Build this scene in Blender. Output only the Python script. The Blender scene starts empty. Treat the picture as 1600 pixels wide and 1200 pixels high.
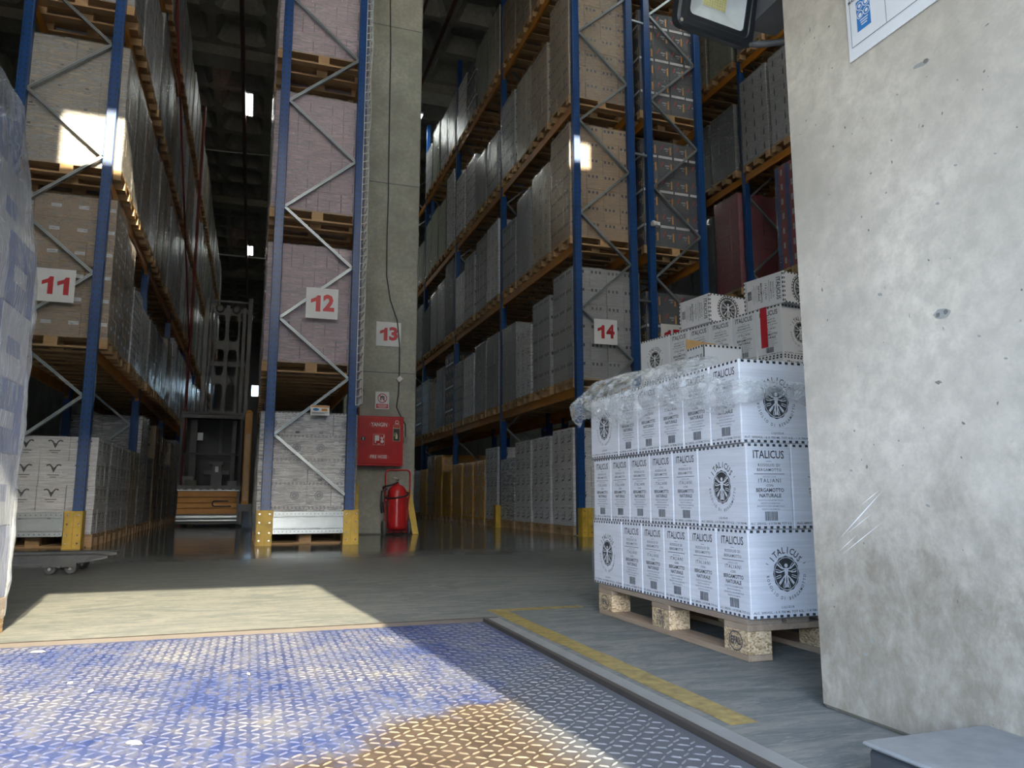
import bpy, math, random
import numpy as np
from math import sin, cos, tan, atan, pi, radians
from mathutils import Vector, Matrix, noise
random.seed(7)
scene = bpy.context.scene
COL = scene.collection

# ------------------------------------------------------------------ camera
FPX = 1180.0
CAMZ = 0.56
PITCH = atan(178 / FPX)
YAW = atan(408 * cos(PITCH) / FPX)
camd = bpy.data.cameras.new('camera')
cam = bpy.data.objects.new('camera', camd)
COL.objects.link(cam)
camd.sensor_fit = 'HORIZONTAL'
camd.sensor_width = 36.0
camd.lens = 36.0 * FPX / 1600.0
camd.clip_start = 0.02
camd.clip_end = 300
cam.location = (0, 0, CAMZ)
cam.rotation_euler = (pi / 2 + PITCH, 0, -YAW)
scene.camera = cam

# ------------------------------------------------------------------ view, world, sun
vs = scene.view_settings
scene.display_settings.display_device = 'sRGB'
vs.view_transform = 'Standard'
vs.look = 'None'
vs.gamma = 1.0
vs.use_curve_mapping = False
vs.exposure = 0.42

world = bpy.data.worlds.new('daylight')
scene.world = world
world.use_nodes = True
wn = world.node_tree
wn.nodes.clear()
wo = wn.nodes.new('ShaderNodeOutputWorld')
wb = wn.nodes.new('ShaderNodeBackground')
sky = wn.nodes.new('ShaderNodeTexSky')
sky.sky_type = 'NISHITA'
sky.sun_disc = False
SUN_EL = atan(0.404)
sky.sun_elevation = SUN_EL
sky.sun_rotation = radians(174)
sky.altitude = 50
sky.air_density = 1.0
sky.dust_density = 1.0
wb.inputs['Strength'].default_value = 2.1
tint = wn.nodes.new('ShaderNodeMix'); tint.data_type = 'RGBA'; tint.blend_type = 'MULTIPLY'
tint.inputs[0].default_value = 1.0; tint.inputs[7].default_value = (0.95, 0.985, 1.07, 1)
wn.links.new(sky.outputs[0], tint.inputs[6])
wn.links.new(tint.outputs[2], wb.inputs[0])
wn.links.new(wb.outputs[0], wo.inputs[0])

sund = bpy.data.lights.new('sun', 'SUN')
sund.energy = 18.0
sund.angle = radians(0.5)
sund.color = (1.0, 0.87, 0.62)
sun = bpy.data.objects.new('sun', sund)
COL.objects.link(sun)
sdir = Vector((-0.103, 1.0, -0.404 * math.hypot(0.103, 1.0))).normalized()
sun.rotation_euler = sdir.to_track_quat('-Z', 'Y').to_euler()
sun.location = (2, -10, 6)

cy = scene.cycles
cy.use_denoising = True
cy.max_bounces = 9
cy.diffuse_bounces = 5
cy.glossy_bounces = 4
cy.transmission_bounces = 6
cy.transparent_max_bounces = 14
cy.sample_clamp_indirect = 6.0
cy.caustics_reflective = False
cy.caustics_refractive = False

# ------------------------------------------------------------------ mesh helpers
class MB:
    """collects shapes, then links them as ONE mesh object"""
    def __init__(s):
        s.v = []; s.f = []; s.m = []; s.smooth = []
    def add(s, vs_, fs_, mi=0, sm=False):
        b = len(s.v)
        s.v += [tuple(p) for p in vs_]
        for f in fs_:
            s.f.append(tuple(b + i for i in f)); s.m.append(mi); s.smooth.append(sm)
    def box(s, x0, y0, z0, x1, y1, z1, mi=0, M=None, bev=0.0):
        if bev > 0:
            P = []
            for z, i in ((z0, bev), (z0 + bev, 0), (z1 - bev, 0), (z1, bev)):
                b2 = bev
                P.append([(x0 + i + (b2 if i == 0 else 0), y0 + i, z), (x1 - i - (b2 if i == 0 else 0), y0 + i, z),
                          (x1 - i, y0 + i + (b2 if i == 0 else 0), z), (x1 - i, y1 - i - (b2 if i == 0 else 0), z),
                          (x1 - i - (b2 if i == 0 else 0), y1 - i, z), (x0 + i + (b2 if i == 0 else 0), y1 - i, z),
                          (x0 + i, y1 - i - (b2 if i == 0 else 0), z), (x0 + i, y0 + i + (b2 if i == 0 else 0), z)])
            V = [p for r in P for p in r]
            F = [tuple(range(7, -1, -1)), tuple(range(24, 32))]
            for r in range(3):
                for k in range(8):
                    a = r * 8 + k; b = r * 8 + (k + 1) % 8
                    F.append((a, b, b + 8, a + 8))
        else:
            V = [(x0, y0, z0), (x1, y0, z0), (x1, y1, z0), (x0, y1, z0), (x0, y0, z1), (x1, y0, z1), (x1, y1, z1), (x0, y1, z1)]
            F = [(3, 2, 1, 0), (4, 5, 6, 7), (0, 1, 5, 4), (1, 2, 6, 5), (2, 3, 7, 6), (3, 0, 4, 7)]
        if M is not None:
            V = [tuple(M @ Vector(p)) for p in V]
        s.add(V, F, mi)
    def bar(s, p, q, w, h, mi=0, up=(0, 0, 1)):
        p = Vector(p); q = Vector(q); d = (q - p).normalized()
        u = Vector(up)
        if abs(d.dot(u)) > 0.98: u = Vector((1, 0, 0))
        a = d.cross(u).normalized() * (w / 2); b = a.cross(d).normalized() * (h / 2)
        V = [p - a - b, p + a - b, p + a + b, p - a + b, q - a - b, q + a - b, q + a + b, q - a + b]
        s.add(V, [(3, 2, 1, 0), (4, 5, 6, 7), (0, 1, 5, 4), (1, 2, 6, 5), (2, 3, 7, 6), (3, 0, 4, 7)], mi)
    def tube(s, pts, r, n=8, mi=0, caps=True, radii=None):
        pts = [Vector(p) for p in pts]; rings = []
        prev = None
        for i, p in enumerate(pts):
            if i == 0: d = pts[1] - p
            elif i == len(pts) - 1: d = p - pts[-2]
            else: d = pts[i + 1] - pts[i - 1]
            d.normalize()
            if prev is None:
                u = Vector((0, 0, 1)) if abs(d.z) < 0.9 else Vector((1, 0, 0))
                a = d.cross(u).normalized()
            else:
                a = (prev - d * prev.dot(d))
                a = a.normalized() if a.length > 1e-6 else d.cross(Vector((0, 0, 1))).normalized()
            prev = a
            b = d.cross(a)
            rr = radii[i] if radii else r
            rings.append([p + (a * cos(2 * pi * k / n) + b * sin(2 * pi * k / n)) * rr for k in range(n)])
        V = [q for R in rings for q in R]; F = []
        for i in range(len(pts) - 1):
            for k in range(n):
                a = i * n + k; b = i * n + (k + 1) % n
                F.append((a, b, b + n, a + n))
        s.add(V, F, mi, True)
        if caps:
            s.add(rings[0], [tuple(range(n - 1, -1, -1))], mi); s.add(rings[-1], [tuple(range(n))], mi)
    def lathe(s, prof, n=24, c=(0, 0, 0), mi=0, axis='z', sm=True):
        V = []; F = []
        for r, z in prof:
            for k in range(n):
                a = 2 * pi * k / n
                p = (r * cos(a), r * sin(a), z)
                if axis == 'x': p = (z, r * cos(a), r * sin(a))
                if axis == 'y': p = (r * sin(a), z, r * cos(a))
                V.append((c[0] + p[0], c[1] + p[1], c[2] + p[2]))
        for i in range(len(prof) - 1):
            for k in range(n):
                a = i * n + k; b = i * n + (k + 1) % n
                F.append((a, b, b + n, a + n))
        s.add(V, F, mi, sm)
        s.add(V[:n], [tuple(range(n - 1, -1, -1))], mi); s.add(V[-n:], [tuple(range(n))], mi)
    def flat(s, o, ux, uy, poly2, mi=0):
        """planar polygons [(verts2d, faces)] put on the plane o + ux*x + uy*y"""
        o = Vector(o); ux = Vector(ux); uy = Vector(uy)
        for v2, f2 in poly2:
            s.add([o + ux * a + uy * b for a, b in v2], f2, mi)
    def mesh(s, name, mats):
        me = bpy.data.meshes.new(name)
        me.from_pydata(s.v, [], s.f)
        for m in mats: me.materials.append(m)
        if s.f:
            me.polygons.foreach_set('material_index', s.m)
            me.polygons.foreach_set('use_smooth', s.smooth)
        me.update()
        return me
    def build(s, name, mats, parent=None, loc=None):
        if not isinstance(mats, (list, tuple)): mats = [mats]
        return put(name, s.mesh(name, mats), parent, loc)

def put(name, me, parent=None, loc=None):
    o = bpy.data.objects.new(name, me); COL.objects.link(o)
    if parent is not None: o.parent = parent
    if loc is not None: o.location = loc
    return o
def tag(o, label=None, cat=None, group=None, kind=None):
    if label: o['label'] = label
    if cat: o['category'] = cat
    if group: o['group'] = group
    if kind: o['kind'] = kind
    return o
def empty(name, loc=(0, 0, 0), rz=0):
    o = bpy.data.objects.new(name, None); COL.objects.link(o)
    o.location = loc; o.rotation_euler = (0, 0, rz); o.empty_display_size = 0.1
    return o
def dup(o, loc, rz=None, parent=None):
    kids = list(o.children)
    c = o.copy(); COL.objects.link(c); c.parent = parent
    c.location = loc
    if rz is not None: c.rotation_euler = (0, 0, rz)
    for k in kids:
        d = k.copy(); COL.objects.link(d); d.parent = c
        for g in k.children:
            e = g.copy(); COL.objects.link(e); e.parent = d
    return c
def structure(o):
    o['kind'] = 'structure'; return o

# 2-d shapes for printing
def rect2(x0, y0, x1, y1): return ([(x0, y0), (x1, y0), (x1, y1), (x0, y1)], [(0, 1, 2, 3)])
def disc2(cx, cy_, r, n=28, ry=None):
    ry = ry or r
    return ([(cx + r * cos(2 * pi * k / n), cy_ + ry * sin(2 * pi * k / n)) for k in range(n)], [tuple(range(n))])
def ring2(cx, cy_, r0, r1, n=32, ky=1.0):
    V = []; F = []
    for k in range(n):
        a = 2 * pi * k / n
        V += [(cx + r0 * cos(a), cy_ + r0 * ky * sin(a)), (cx + r1 * cos(a), cy_ + r1 * ky * sin(a))]
        b = (k + 1) % n
        F.append((2 * k, 2 * k + 1, 2 * b + 1, 2 * b))
    return (V, F)
def line2(pts, w):
    V = []; F = []
    for (x0, y0), (x1, y1) in zip(pts[:-1], pts[1:]):
        L = math.hypot(x1 - x0, y1 - y0) or 1
        nx, ny = -(y1 - y0) / L * w / 2, (x1 - x0) / L * w / 2
        b = len(V)
        V += [(x0 - nx, y0 - ny), (x1 - nx, y1 - ny), (x1 + nx, y1 + ny), (x0 + nx, y0 + ny)]
        F.append((b, b + 1, b + 2, b + 3))
    return (V, F)
_tc = {}
def text2(s_, size, x=0, y=0, bold=0.0, sx=1.0, align='CENTER', rot=0.0, space=1.0, maxw=None):
    key = (s_, bold, align, space)
    if key not in _tc:
        cu = bpy.data.curves.new('lettering', 'FONT')
        cu.body = s_; cu.size = 1; cu.align_x = align; cu.align_y = 'CENTER'; cu.offset = bold
        cu.space_character = space; cu.resolution_u = 2
        cu.fill_mode = 'FRONT'
        ob = bpy.data.objects.new('lettering', cu); COL.objects.link(ob)
        bpy.context.view_layer.update()
        dg = bpy.context.evaluated_depsgraph_get()
        me = bpy.data.meshes.new_from_object(ob.evaluated_get(dg))
        V = [(v.co.x, v.co.y) for v in me.vertices]; F = [tuple(p.vertices) for p in me.polygons]
        bpy.data.objects.remove(ob); bpy.data.curves.remove(cu); bpy.data.meshes.remove(me)
        _tc[key] = (V, F)
    V, F = _tc[key]
    k = sx
    if maxw and V:
        wdt = (max(v[0] for v in V) - min(v[0] for v in V)) * size
        k = maxw / wdt
    c, n = cos(rot), sin(rot)
    out = []
    for a, b in V:
        a *= size * k; b *= size
        out.append((x + a * c - b * n, y + a * n + b * c))
    return (out, F)

# ------------------------------------------------------------------ materials
def nodes(name):
    m = bpy.data.materials.new(name); m.use_nodes = True
    nt = m.node_tree; b = nt.nodes['Principled BSDF']
    return m, nt, b
def N(nt, t, **kw):
    n = nt.nodes.new(t)
    for k, v in kw.items():
        if k in n.inputs: n.inputs[k].default_value = v
        else: setattr(n, k, v)
    return n
def L(nt, a, b): nt.links.new(a, b)
def ramp(nt, fac, stops):
    r = N(nt, 'ShaderNodeValToRGB')
    el = r.color_ramp.elements
    while len(el) < len(stops): el.new(0.5)
    for e, (p, c) in zip(el, stops):
        e.position = p; e.color = (c[0], c[1], c[2], 1) if isinstance(c, (tuple, list)) else (c, c, c, 1)
    L(nt, fac, r.inputs[0]); return r.outputs[0]
def coords(nt, scale=(1, 1, 1), loc=(0, 0, 0)):
    tc = N(nt, 'ShaderNodeTexCoord'); mp = N(nt, 'ShaderNodeMapping')
    mp.inputs['Scale'].default_value = scale; mp.inputs['Location'].default_value = loc
    L(nt, tc.outputs['Object'], mp.inputs[0]); return mp.outputs[0]
def noi(nt, vec, scale=5, detail=4, rough=0.55, dist=0.0):
    n = N(nt, 'ShaderNodeTexNoise', Scale=scale, Detail=detail, Roughness=rough, Distortion=dist)
    L(nt, vec, n.inputs['Vector']); return n.outputs['Fac']
def mixc(nt, fac, a, b):
    m = N(nt, 'ShaderNodeMix', data_type='RGBA')
    if hasattr(fac, 'links') or hasattr(fac, 'node'): L(nt, fac, m.inputs[0])
    else: m.inputs[0].default_value = fac
    for i, c in ((6, a), (7, b)):
        if isinstance(c, (tuple, list)): m.inputs[i].default_value = (c[0], c[1], c[2], 1)
        else: L(nt, c, m.inputs[i])
    return m.outputs[2]
def math_(nt, op, a, b=None, c=None):
    m = N(nt, 'ShaderNodeMath', operation=op)
    for i, x in enumerate((a, b, c)):
        if x is None: continue
        if isinstance(x, (int, float)): m.inputs[i].default_value = x
        else: L(nt, x, m.inputs[i])
    return m.outputs[0]
def bump(nt, b, h, strength=0.3, dist=0.01):
    n = N(nt, 'ShaderNodeBump', Strength=strength, Distance=dist)
    L(nt, h, n.inputs['Height']); L(nt, n.outputs[0], b.inputs['Normal'])
def simple(name, col, rough=0.5, metal=0.0, var=0.12, scale=8, bmp=0.0, bscale=60, spec=None, stretch=(1, 1, 1)):
    m, nt, b = nodes(name)
    v = coords(nt, stretch)
    f = noi(nt, v, scale, 5, 0.6)
    lo = tuple(c * (1 - var) for c in col); hi = tuple(min(1, c * (1 + var)) for c in col)
    L(nt, ramp(nt, f, [(0.3, lo), (0.7, hi)]), b.inputs['Base Color'])
    b.inputs['Roughness'].default_value = rough; b.inputs['Metallic'].default_value = metal
    if spec is not None: b.inputs['Specular IOR Level'].default_value = spec
    if bmp: bump(nt, b, noi(nt, v, bscale, 3), bmp, 0.004)
    return m
def emis(name, col, s):
    m = bpy.data.materials.new(name); m.use_nodes = True; nt = m.node_tree
    nt.nodes.clear(); e = N(nt, 'ShaderNodeEmission'); o = N(nt, 'ShaderNodeOutputMaterial')
    e.inputs[0].default_value = (*col, 1); e.inputs[1].default_value = s
    L(nt, e.outputs[0], o.inputs[0]); return m

def floor_mat():
    m, nt, b = nodes('polished concrete')
    v = coords(nt)
    big = noi(nt, v, 0.7, 5, 0.6)
    sw = noi(nt, coords(nt, (0.5, 2.2, 1)), 2.6, 7, 0.68, 1.2)
    col = ramp(nt, sw, [(0.3, (0.070, 0.080, 0.080)), (0.5, (0.10, 0.112, 0.108)), (0.72, (0.165, 0.17, 0.155))])
    dk = mixc(nt, ramp(nt, big, [(0.35, 0.0), (0.65, 0.35)]), col, (0.07, 0.078, 0.075))
    # scuffs near the dock edge
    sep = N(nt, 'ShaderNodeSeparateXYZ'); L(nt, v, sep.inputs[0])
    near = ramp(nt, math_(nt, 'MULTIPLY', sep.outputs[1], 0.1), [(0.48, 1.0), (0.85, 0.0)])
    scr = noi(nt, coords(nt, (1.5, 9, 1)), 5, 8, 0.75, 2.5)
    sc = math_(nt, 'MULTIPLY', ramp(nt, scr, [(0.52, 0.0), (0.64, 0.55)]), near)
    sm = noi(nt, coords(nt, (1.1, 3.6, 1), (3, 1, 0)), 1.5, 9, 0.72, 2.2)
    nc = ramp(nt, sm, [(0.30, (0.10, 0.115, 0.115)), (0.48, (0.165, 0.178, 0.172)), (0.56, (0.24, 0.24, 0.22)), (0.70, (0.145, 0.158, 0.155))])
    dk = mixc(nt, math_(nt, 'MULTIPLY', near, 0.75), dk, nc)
    L(nt, mixc(nt, sc, dk, (0.33, 0.32, 0.28)), b.inputs['Base Color'])
    rg = math_(nt, 'ADD', math_(nt, 'MULTIPLY', near, 0.55), ramp(nt, sw, [(0.3, 0.07), (0.8, 0.20)]))
    L(nt, rg, b.inputs['Roughness'])
    L(nt, math_(nt, 'SUBTRACT', 0.6, math_(nt, 'MULTIPLY', near, 0.5)), b.inputs['Specular IOR Level'])
    bump(nt, b, noi(nt, coords(nt, (1, 3, 1)), 9, 6, 0.7), 0.035, 0.003)
    return m
def concrete_mat(name, base, pits=True, stain=0.0, scale=1.0):
    m, nt, b = nodes(name)
    v = coords(nt)
    f1 = noi(nt, v, 1.6 * scale, 6, 0.65)
    f2 = noi(nt, v, 22 * scale, 5, 0.7)
    lo = tuple(c * 0.70 for c in base); hi = tuple(c * 1.14 for c in base)
    c = ramp(nt, f1, [(0.34, lo), (0.62, hi)])
    c = mixc(nt, ramp(nt, f2, [(0.38, 0.55), (0.62, 0.0)]), c, tuple(x * 0.66 for x in base))
    h = f2
    if pits:
        vo = N(nt, 'ShaderNodeTexVoronoi', Scale=27 * scale); 
        dv = N(nt, 'ShaderNodeVectorMath', operation='ADD'); nn = N(nt, 'ShaderNodeTexNoise', Scale=24, Detail=3)
        L(nt, v, nn.inputs['Vector']); sc_ = N(nt, 'ShaderNodeVectorMath', operation='SCALE'); sc_.inputs[3].default_value = 0.05
        L(nt, nn.outputs['Color'], sc_.inputs[0]); L(nt, v, dv.inputs[0]); L(nt, sc_.outputs[0], dv.inputs[1]); L(nt, dv.outputs[0], vo.inputs['Vector'])
        sepc = N(nt, 'ShaderNodeSeparateColor'); L(nt, vo.outputs['Color'], sepc.inputs[0])
        size = math_(nt, 'MULTIPLY', math_(nt, 'SUBTRACT', sepc.outputs[0], 0.50), 0.22)
        pit = math_(nt, 'LESS_THAN', vo.outputs['Distance'], size)
        gate = ramp(nt, noi(nt, v, 6, 3), [(0.44, 0.0), (0.50, 1.0)])
        pit = math_(nt, 'MULTIPLY', pit, gate)
        c = mixc(nt, math_(nt, 'MULTIPLY', pit, 0.85), c, (0.13, 0.12, 0.10))
        h = math_(nt, 'SUBTRACT', f2, math_(nt, 'MULTIPLY', pit, 0.8))
    if stain:
        sep = N(nt, 'ShaderNodeSeparateXYZ'); L(nt, v, sep.inputs[0])
        zz = math_(nt, 'ADD', sep.outputs[2], math_(nt, 'MULTIPLY', noi(nt, v, 5, 6, 0.7, 0.6), 0.7))
        low = ramp(nt, zz, [(0.72, 1.0), (1.0, 0.0)])
        sm = ramp(nt, noi(nt, coords(nt, (1, 3, 2)), 4, 9, 0.78, 0.3), [(0.38, 0.35), (0.6, 1.0)])
        edge = ramp(nt, math_(nt, 'SUBTRACT', math_(nt, 'ADD', sep.outputs[1], math_(nt, 'MULTIPLY', f1, 0.16)), math_(nt, 'MULTIPLY', sep.outputs[2], 0.10)), [(0.0, 0.0), (1.0, 1.0)])
        edge = ramp(nt, math_(nt, 'SUBTRACT', edge, 0.72), [(0.0, 0.0), (0.12, 0.5)]) if False else None
        c = mixc(nt, math_(nt, 'MULTIPLY', math_(nt, 'MULTIPLY', low, sm), stain), c, (0.20, 0.165, 0.115))
    L(nt, c, b.inputs['Base Color'])
    b.inputs['Roughness'].default_value = 0.85
    bump(nt, b, h, 0.35, 0.006)
    return m
def plate_mat(name, tread=False):
    m, nt, b = nodes(name)
    v = coords(nt)
    sep = N(nt, 'ShaderNodeSeparateXYZ'); L(nt, v, sep.inputs[0])
    X, Y = sep.outputs[0], sep.outputs[1]
    n1 = noi(nt, v, 2.2, 7, 0.68, 0.3)
    n2 = noi(nt, coords(nt, (3.5, 0.8, 1)), 3.2, 6, 0.7)
    if tread:
        col = ramp(nt, n1, [(0.35, (0.032, 0.045, 0.115)), (0.5, (0.075, 0.082, 0.12)), (0.7, (0.17, 0.165, 0.15))])
    else:
        col = ramp(nt, n2, [(0.38, (0.014, 0.032, 0.125)), (0.52, (0.030, 0.050, 0.145)), (0.66, (0.095, 0.11, 0.16))])
        n3 = noi(nt, coords(nt, (1.6, 1, 1)), 13, 9, 0.78, 0.8)
        dust = math_(nt, 'ADD', ramp(nt, n1, [(0.44, 0.05), (0.66, 0.32)]), ramp(nt, n3, [(0.48, 0.0), (0.60, 0.50)]))
        col = mixc(nt, dust, col, (0.20, 0.19, 0.165))
    # worn brown steel area nearest the door, right half
    q = math_(nt, 'ADD', math_(nt, 'MULTIPLY', X, 0.75), math_(nt, 'MULTIPLY', Y, -0.95))
    q = math_(nt, 'ADD', q, math_(nt, 'MULTIPLY', math_(nt, 'SUBTRACT', n1, 0.5), 1.1))
    rust = ramp(nt, math_(nt, 'ADD', math_(nt, 'MULTIPLY', q, 0.5), 1.30), [(0.46, 0.0), (0.53, 1.0)])
    bro = ramp(nt, noi(nt, v, 9, 6, 0.7), [(0.3, (0.042, 0.030, 0.022)), (0.7, (0.098, 0.074, 0.055))])
    if tread: bro = ramp(nt, n1, [(0.3, (0.08, 0.062, 0.045)), (0.7, (0.18, 0.15, 0.11))])
    col = mixc(nt, rust, col, bro)
    # shade along the right edge put into the colour as blue-grey
    gx = ramp(nt, math_(nt, 'ADD', X, math_(nt, 'MULTIPLY', math_(nt, 'SUBTRACT', n1, 0.5), 0.25)), [(0.66, 0.0), (0.78, 0.8)])
    gy = ramp(nt, math_(nt, 'MULTIPLY', Y, 0.25), [(0.60, 1.0), (0.76, 0.25)])
    col = mixc(nt, math_(nt, 'MULTIPLY', gx, gy), col, (0.085, 0.10, 0.12) if not tread else (0.13, 0.145, 0.165))
    L(nt, col, b.inputs['Base Color'])
    b.inputs['Metallic'].default_value = 0.0
    b.inputs['Specular IOR Level'].default_value = 0.22
    b.inputs['Roughness'].default_value = 0.5 if tread else 0.6
    bump(nt, b, noi(nt, v, 70, 4), 0.2, 0.002)
    return m
def wood_mat(name, a, b_, rough=0.75):
    m, nt, b = nodes(name)
    oi = N(nt, 'ShaderNodeObjectInfo')
    f = noi(nt, coords(nt, (1.2, 14, 14)), 3, 5, 0.65)
    c = ramp(nt, f, [(0.3, a), (0.7, b_)])
    c = mixc(nt, math_(nt, 'MULTIPLY', oi.outputs['Random'], 0.35), c, tuple(x * 0.6 for x in a))
    L(nt, c, b.inputs['Base Color']); b.inputs['Roughness'].default_value = rough
    bump(nt, b, f, 0.2, 0.003)
    return m
def osb_mat():
    m, nt, b = nodes('pressed chip block')
    vo = N(nt, 'ShaderNodeTexVoronoi', Scale=120); L(nt, coords(nt, (1, 1, 1.6)), vo.inputs['Vector'])
    sc_ = N(nt, 'ShaderNodeSeparateColor'); L(nt, vo.outputs['Color'], sc_.inputs[0])
    c = ramp(nt, sc_.outputs[0], [(0.0, (0.26, 0.16, 0.08)), (0.5, (0.52, 0.37, 0.21)), (1.0, (0.70, 0.54, 0.34))])
    L(nt, c, b.inputs['Base Color']); b.inputs['Roughness'].default_value = 0.85
    bump(nt, b, sc_.outputs[0], 0.4, 0.003)
    return m
def post_mat():
    m, nt, b = nodes('blue perforated steel')
    v = coords(nt)
    sep = N(nt, 'ShaderNodeSeparateXYZ'); L(nt, v, sep.inputs[0])
    ax = math_(nt, 'ABSOLUTE', sep.outputs[0]); ay = math_(nt, 'ABSOLUTE', sep.outputs[1])
    u = math_(nt, 'MINIMUM', ax, ay)
    near = math_(nt, 'LESS_THAN', math_(nt, 'ABSOLUTE', math_(nt, 'SUBTRACT', u, 0.030)), 0.007)
    fr = math_(nt, 'FRACT', math_(nt, 'MULTIPLY', sep.outputs[2], 13.3))
    hole = math_(nt, 'MULTIPLY', near, math_(nt, 'LESS_THAN', fr, 0.42))
    c = ramp(nt, noi(nt, v, 2, 4), [(0.3, (0.007, 0.050, 0.19)), (0.7, (0.011, 0.072, 0.25))])
    c = mixc(nt, hole, c, (0.03, 0.035, 0.05))
    L(nt, c, b.inputs['Base Color']); b.inputs['Roughness'].default_value = 0.32
    return m
def carton_mat(name, col, var=0.10, rough=0.62, rand=0.25):
    m, nt, b = nodes(name)
    oi = N(nt, 'ShaderNodeObjectInfo')
    v = coords(nt)
    c = ramp(nt, noi(nt, v, 3, 4), [(0.3, tuple(x * (1 - var) for x in col)), (0.7, tuple(min(1, x * (1 + var)) for x in col))])
    c = mixc(nt, math_(nt, 'MULTIPLY', oi.outputs['Random'], rand), c, tuple(x * 0.62 for x in col))
    L(nt, c, b.inputs['Base Color']); b.inputs['Roughness'].default_value = rough
    return m
def wrap_mat(name, lo=0.10, hi=0.5, tint=(0.45, 0.46, 0.47), rough=0.16, stretch=(1.3, 1.3, 20), bs=0.7, tilt=0.0):
    m = bpy.data.materials.new(name); m.use_nodes = True; nt = m.node_tree; nt.nodes.clear()
    out = N(nt, 'ShaderNodeOutputMaterial'); mix = N(nt, 'ShaderNodeMixShader')
    tr = N(nt, 'ShaderNodeBsdfTransparent'); pr = N(nt, 'ShaderNodeBsdfPrincipled')
    pr.inputs['Base Color'].default_value = (*tint, 1); pr.inputs['Roughness'].default_value = rough
    pr.inputs['Specular IOR Level'].default_value = 1.0
    pr.inputs['IOR'].default_value = 1.6
    tc = N(nt, 'ShaderNodeTexCoord'); mp = N(nt, 'ShaderNodeMapping'); mp.inputs['Scale'].default_value = stretch
    mp.inputs['Rotation'].default_value = (tilt, tilt, 0)
    oi = N(nt, 'ShaderNodeObjectInfo')
    add = N(nt, 'ShaderNodeVectorMath', operation='ADD')
    sc_ = N(nt, 'ShaderNodeVectorMath', operation='SCALE'); sc_.inputs[3].default_value = 0.003
    L(nt, oi.outputs['Location'], sc_.inputs[0])
    L(nt, tc.outputs['Object'], add.inputs[0]); L(nt, sc_.outputs[0], add.inputs[1])
    L(nt, add.outputs[0], mp.inputs[0])
    f = noi(nt, mp.outputs[0], 2.2, 7, 0.7, 1.4)
    fac = ramp(nt, f, [(0.36, lo), (0.68, hi)])
    L(nt, fac, mix.inputs[0]); L(nt, tr.outputs[0], mix.inputs[1]); L(nt, pr.outputs[0], mix.inputs[2])
    n = N(nt, 'ShaderNodeBump', Strength=bs, Distance=0.012); L(nt, f, n.inputs['Height'])
    L(nt, n.outputs[0], pr.inputs['Normal'])
    L(nt, mix.outputs[0], out.inputs[0])
    return m

M = {}
M['floor'] = floor_mat()
M['concrete_wall'] = concrete_mat('old cast concrete', (0.59, 0.53, 0.435), True, 0.75)
M['concrete_col'] = concrete_mat('column concrete', (0.42, 0.43, 0.37), False, 0.0, 0.8)
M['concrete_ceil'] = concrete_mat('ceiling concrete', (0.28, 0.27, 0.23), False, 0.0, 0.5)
M['plate'] = plate_mat('blue chequer plate')
M['tread'] = plate_mat('worn plate treads', True)
M['blue'] = post_mat()
M['blue_plain'] = simple('dark blue steel', (0.012, 0.07, 0.25), 0.35)
M['orange'] = simple('orange beam paint', (0.46, 0.185, 0.022), 0.42, var=0.18, scale=3)
M['galv'] = simple('galvanised steel', (0.34, 0.38, 0.40), 0.33, 0.65, 0.12, 5)
M['yellow'] = simple('yellow steel', (0.58, 0.38, 0.045), 0.45, var=0.2, scale=9)
M['yellow_line'] = simple('worn yellow floor paint', (0.28, 0.215, 0.07), 0.5, var=0.45, scale=22)
M['wood'] = wood_mat('pallet timber', (0.40, 0.235, 0.105), (0.62, 0.42, 0.22))
M['wood_old'] = wood_mat('grey brown timber', (0.30, 0.20, 0.13), (0.44, 0.33, 0.23))
M['osb'] = osb_mat()
M['black'] = simple('black ink', (0.018, 0.018, 0.022), 0.5)
M['ink'] = simple('soft black print', (0.06, 0.06, 0.075), 0.5)
M['ink_grey'] = simple('grey print', (0.22, 0.22, 0.25), 0.5)
M['dark'] = simple('dark grey paint', (0.045, 0.05, 0.055), 0.4)
M['dark2'] = simple('mid grey paint', (0.11, 0.115, 0.12), 0.4)
M['white'] = simple('white sheet', (0.78, 0.79, 0.80), 0.45, var=0.03)
M['lines'] = simple('pale seam print', (0.45, 0.45, 0.48), 0.6)
M['red'] = simple('red lacquer', (0.50, 0.018, 0.022), 0.28, var=0.1)
M['redtext'] = simple('red vinyl', (0.50, 0.02, 0.035), 0.45, var=0.04)
M['chrome'] = simple('bright metal', (0.7, 0.7, 0.7), 0.2, 0.9)
M['rubber'] = simple('grey rubber', (0.09, 0.095, 0.10), 0.7)
M['blueprint'] = simple('safety blue print', (0.03, 0.19, 0.50), 0.5, var=0.03)
M['orangeprint'] = simple('orange print', (0.75, 0.33, 0.06), 0.5, var=0.03)
M['car_white'] = carton_mat('white board carton', (0.80, 0.795, 0.82), 0.02, 0.5, 0.10)
M['car_grey'] = carton_mat('pale grey carton', (0.40, 0.40, 0.41), 0.06)
M['car_brown'] = carton_mat('brown carton', (0.40, 0.275, 0.16), 0.08)
M['car_pink'] = carton_mat('mauve pink carton', (0.55, 0.40, 0.45), 0.06, rand=0.1)
M['car_dark'] = carton_mat('black printed carton', (0.045, 0.05, 0.065), 0.15)
M['car_olive'] = carton_mat('pale olive carton', (0.38, 0.40, 0.30), 0.08)
M['car_red'] = carton_mat('red carton', (0.28, 0.035, 0.05), 0.10)
M['car_blue'] = carton_mat('navy carton', (0.02, 0.05, 0.22), 0.10)
M['kraft'] = simple('kraft flap', (0.36, 0.215, 0.09), 0.8)
M['wrap'] = wrap_mat('stretch film', 0.06, 0.42)
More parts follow.
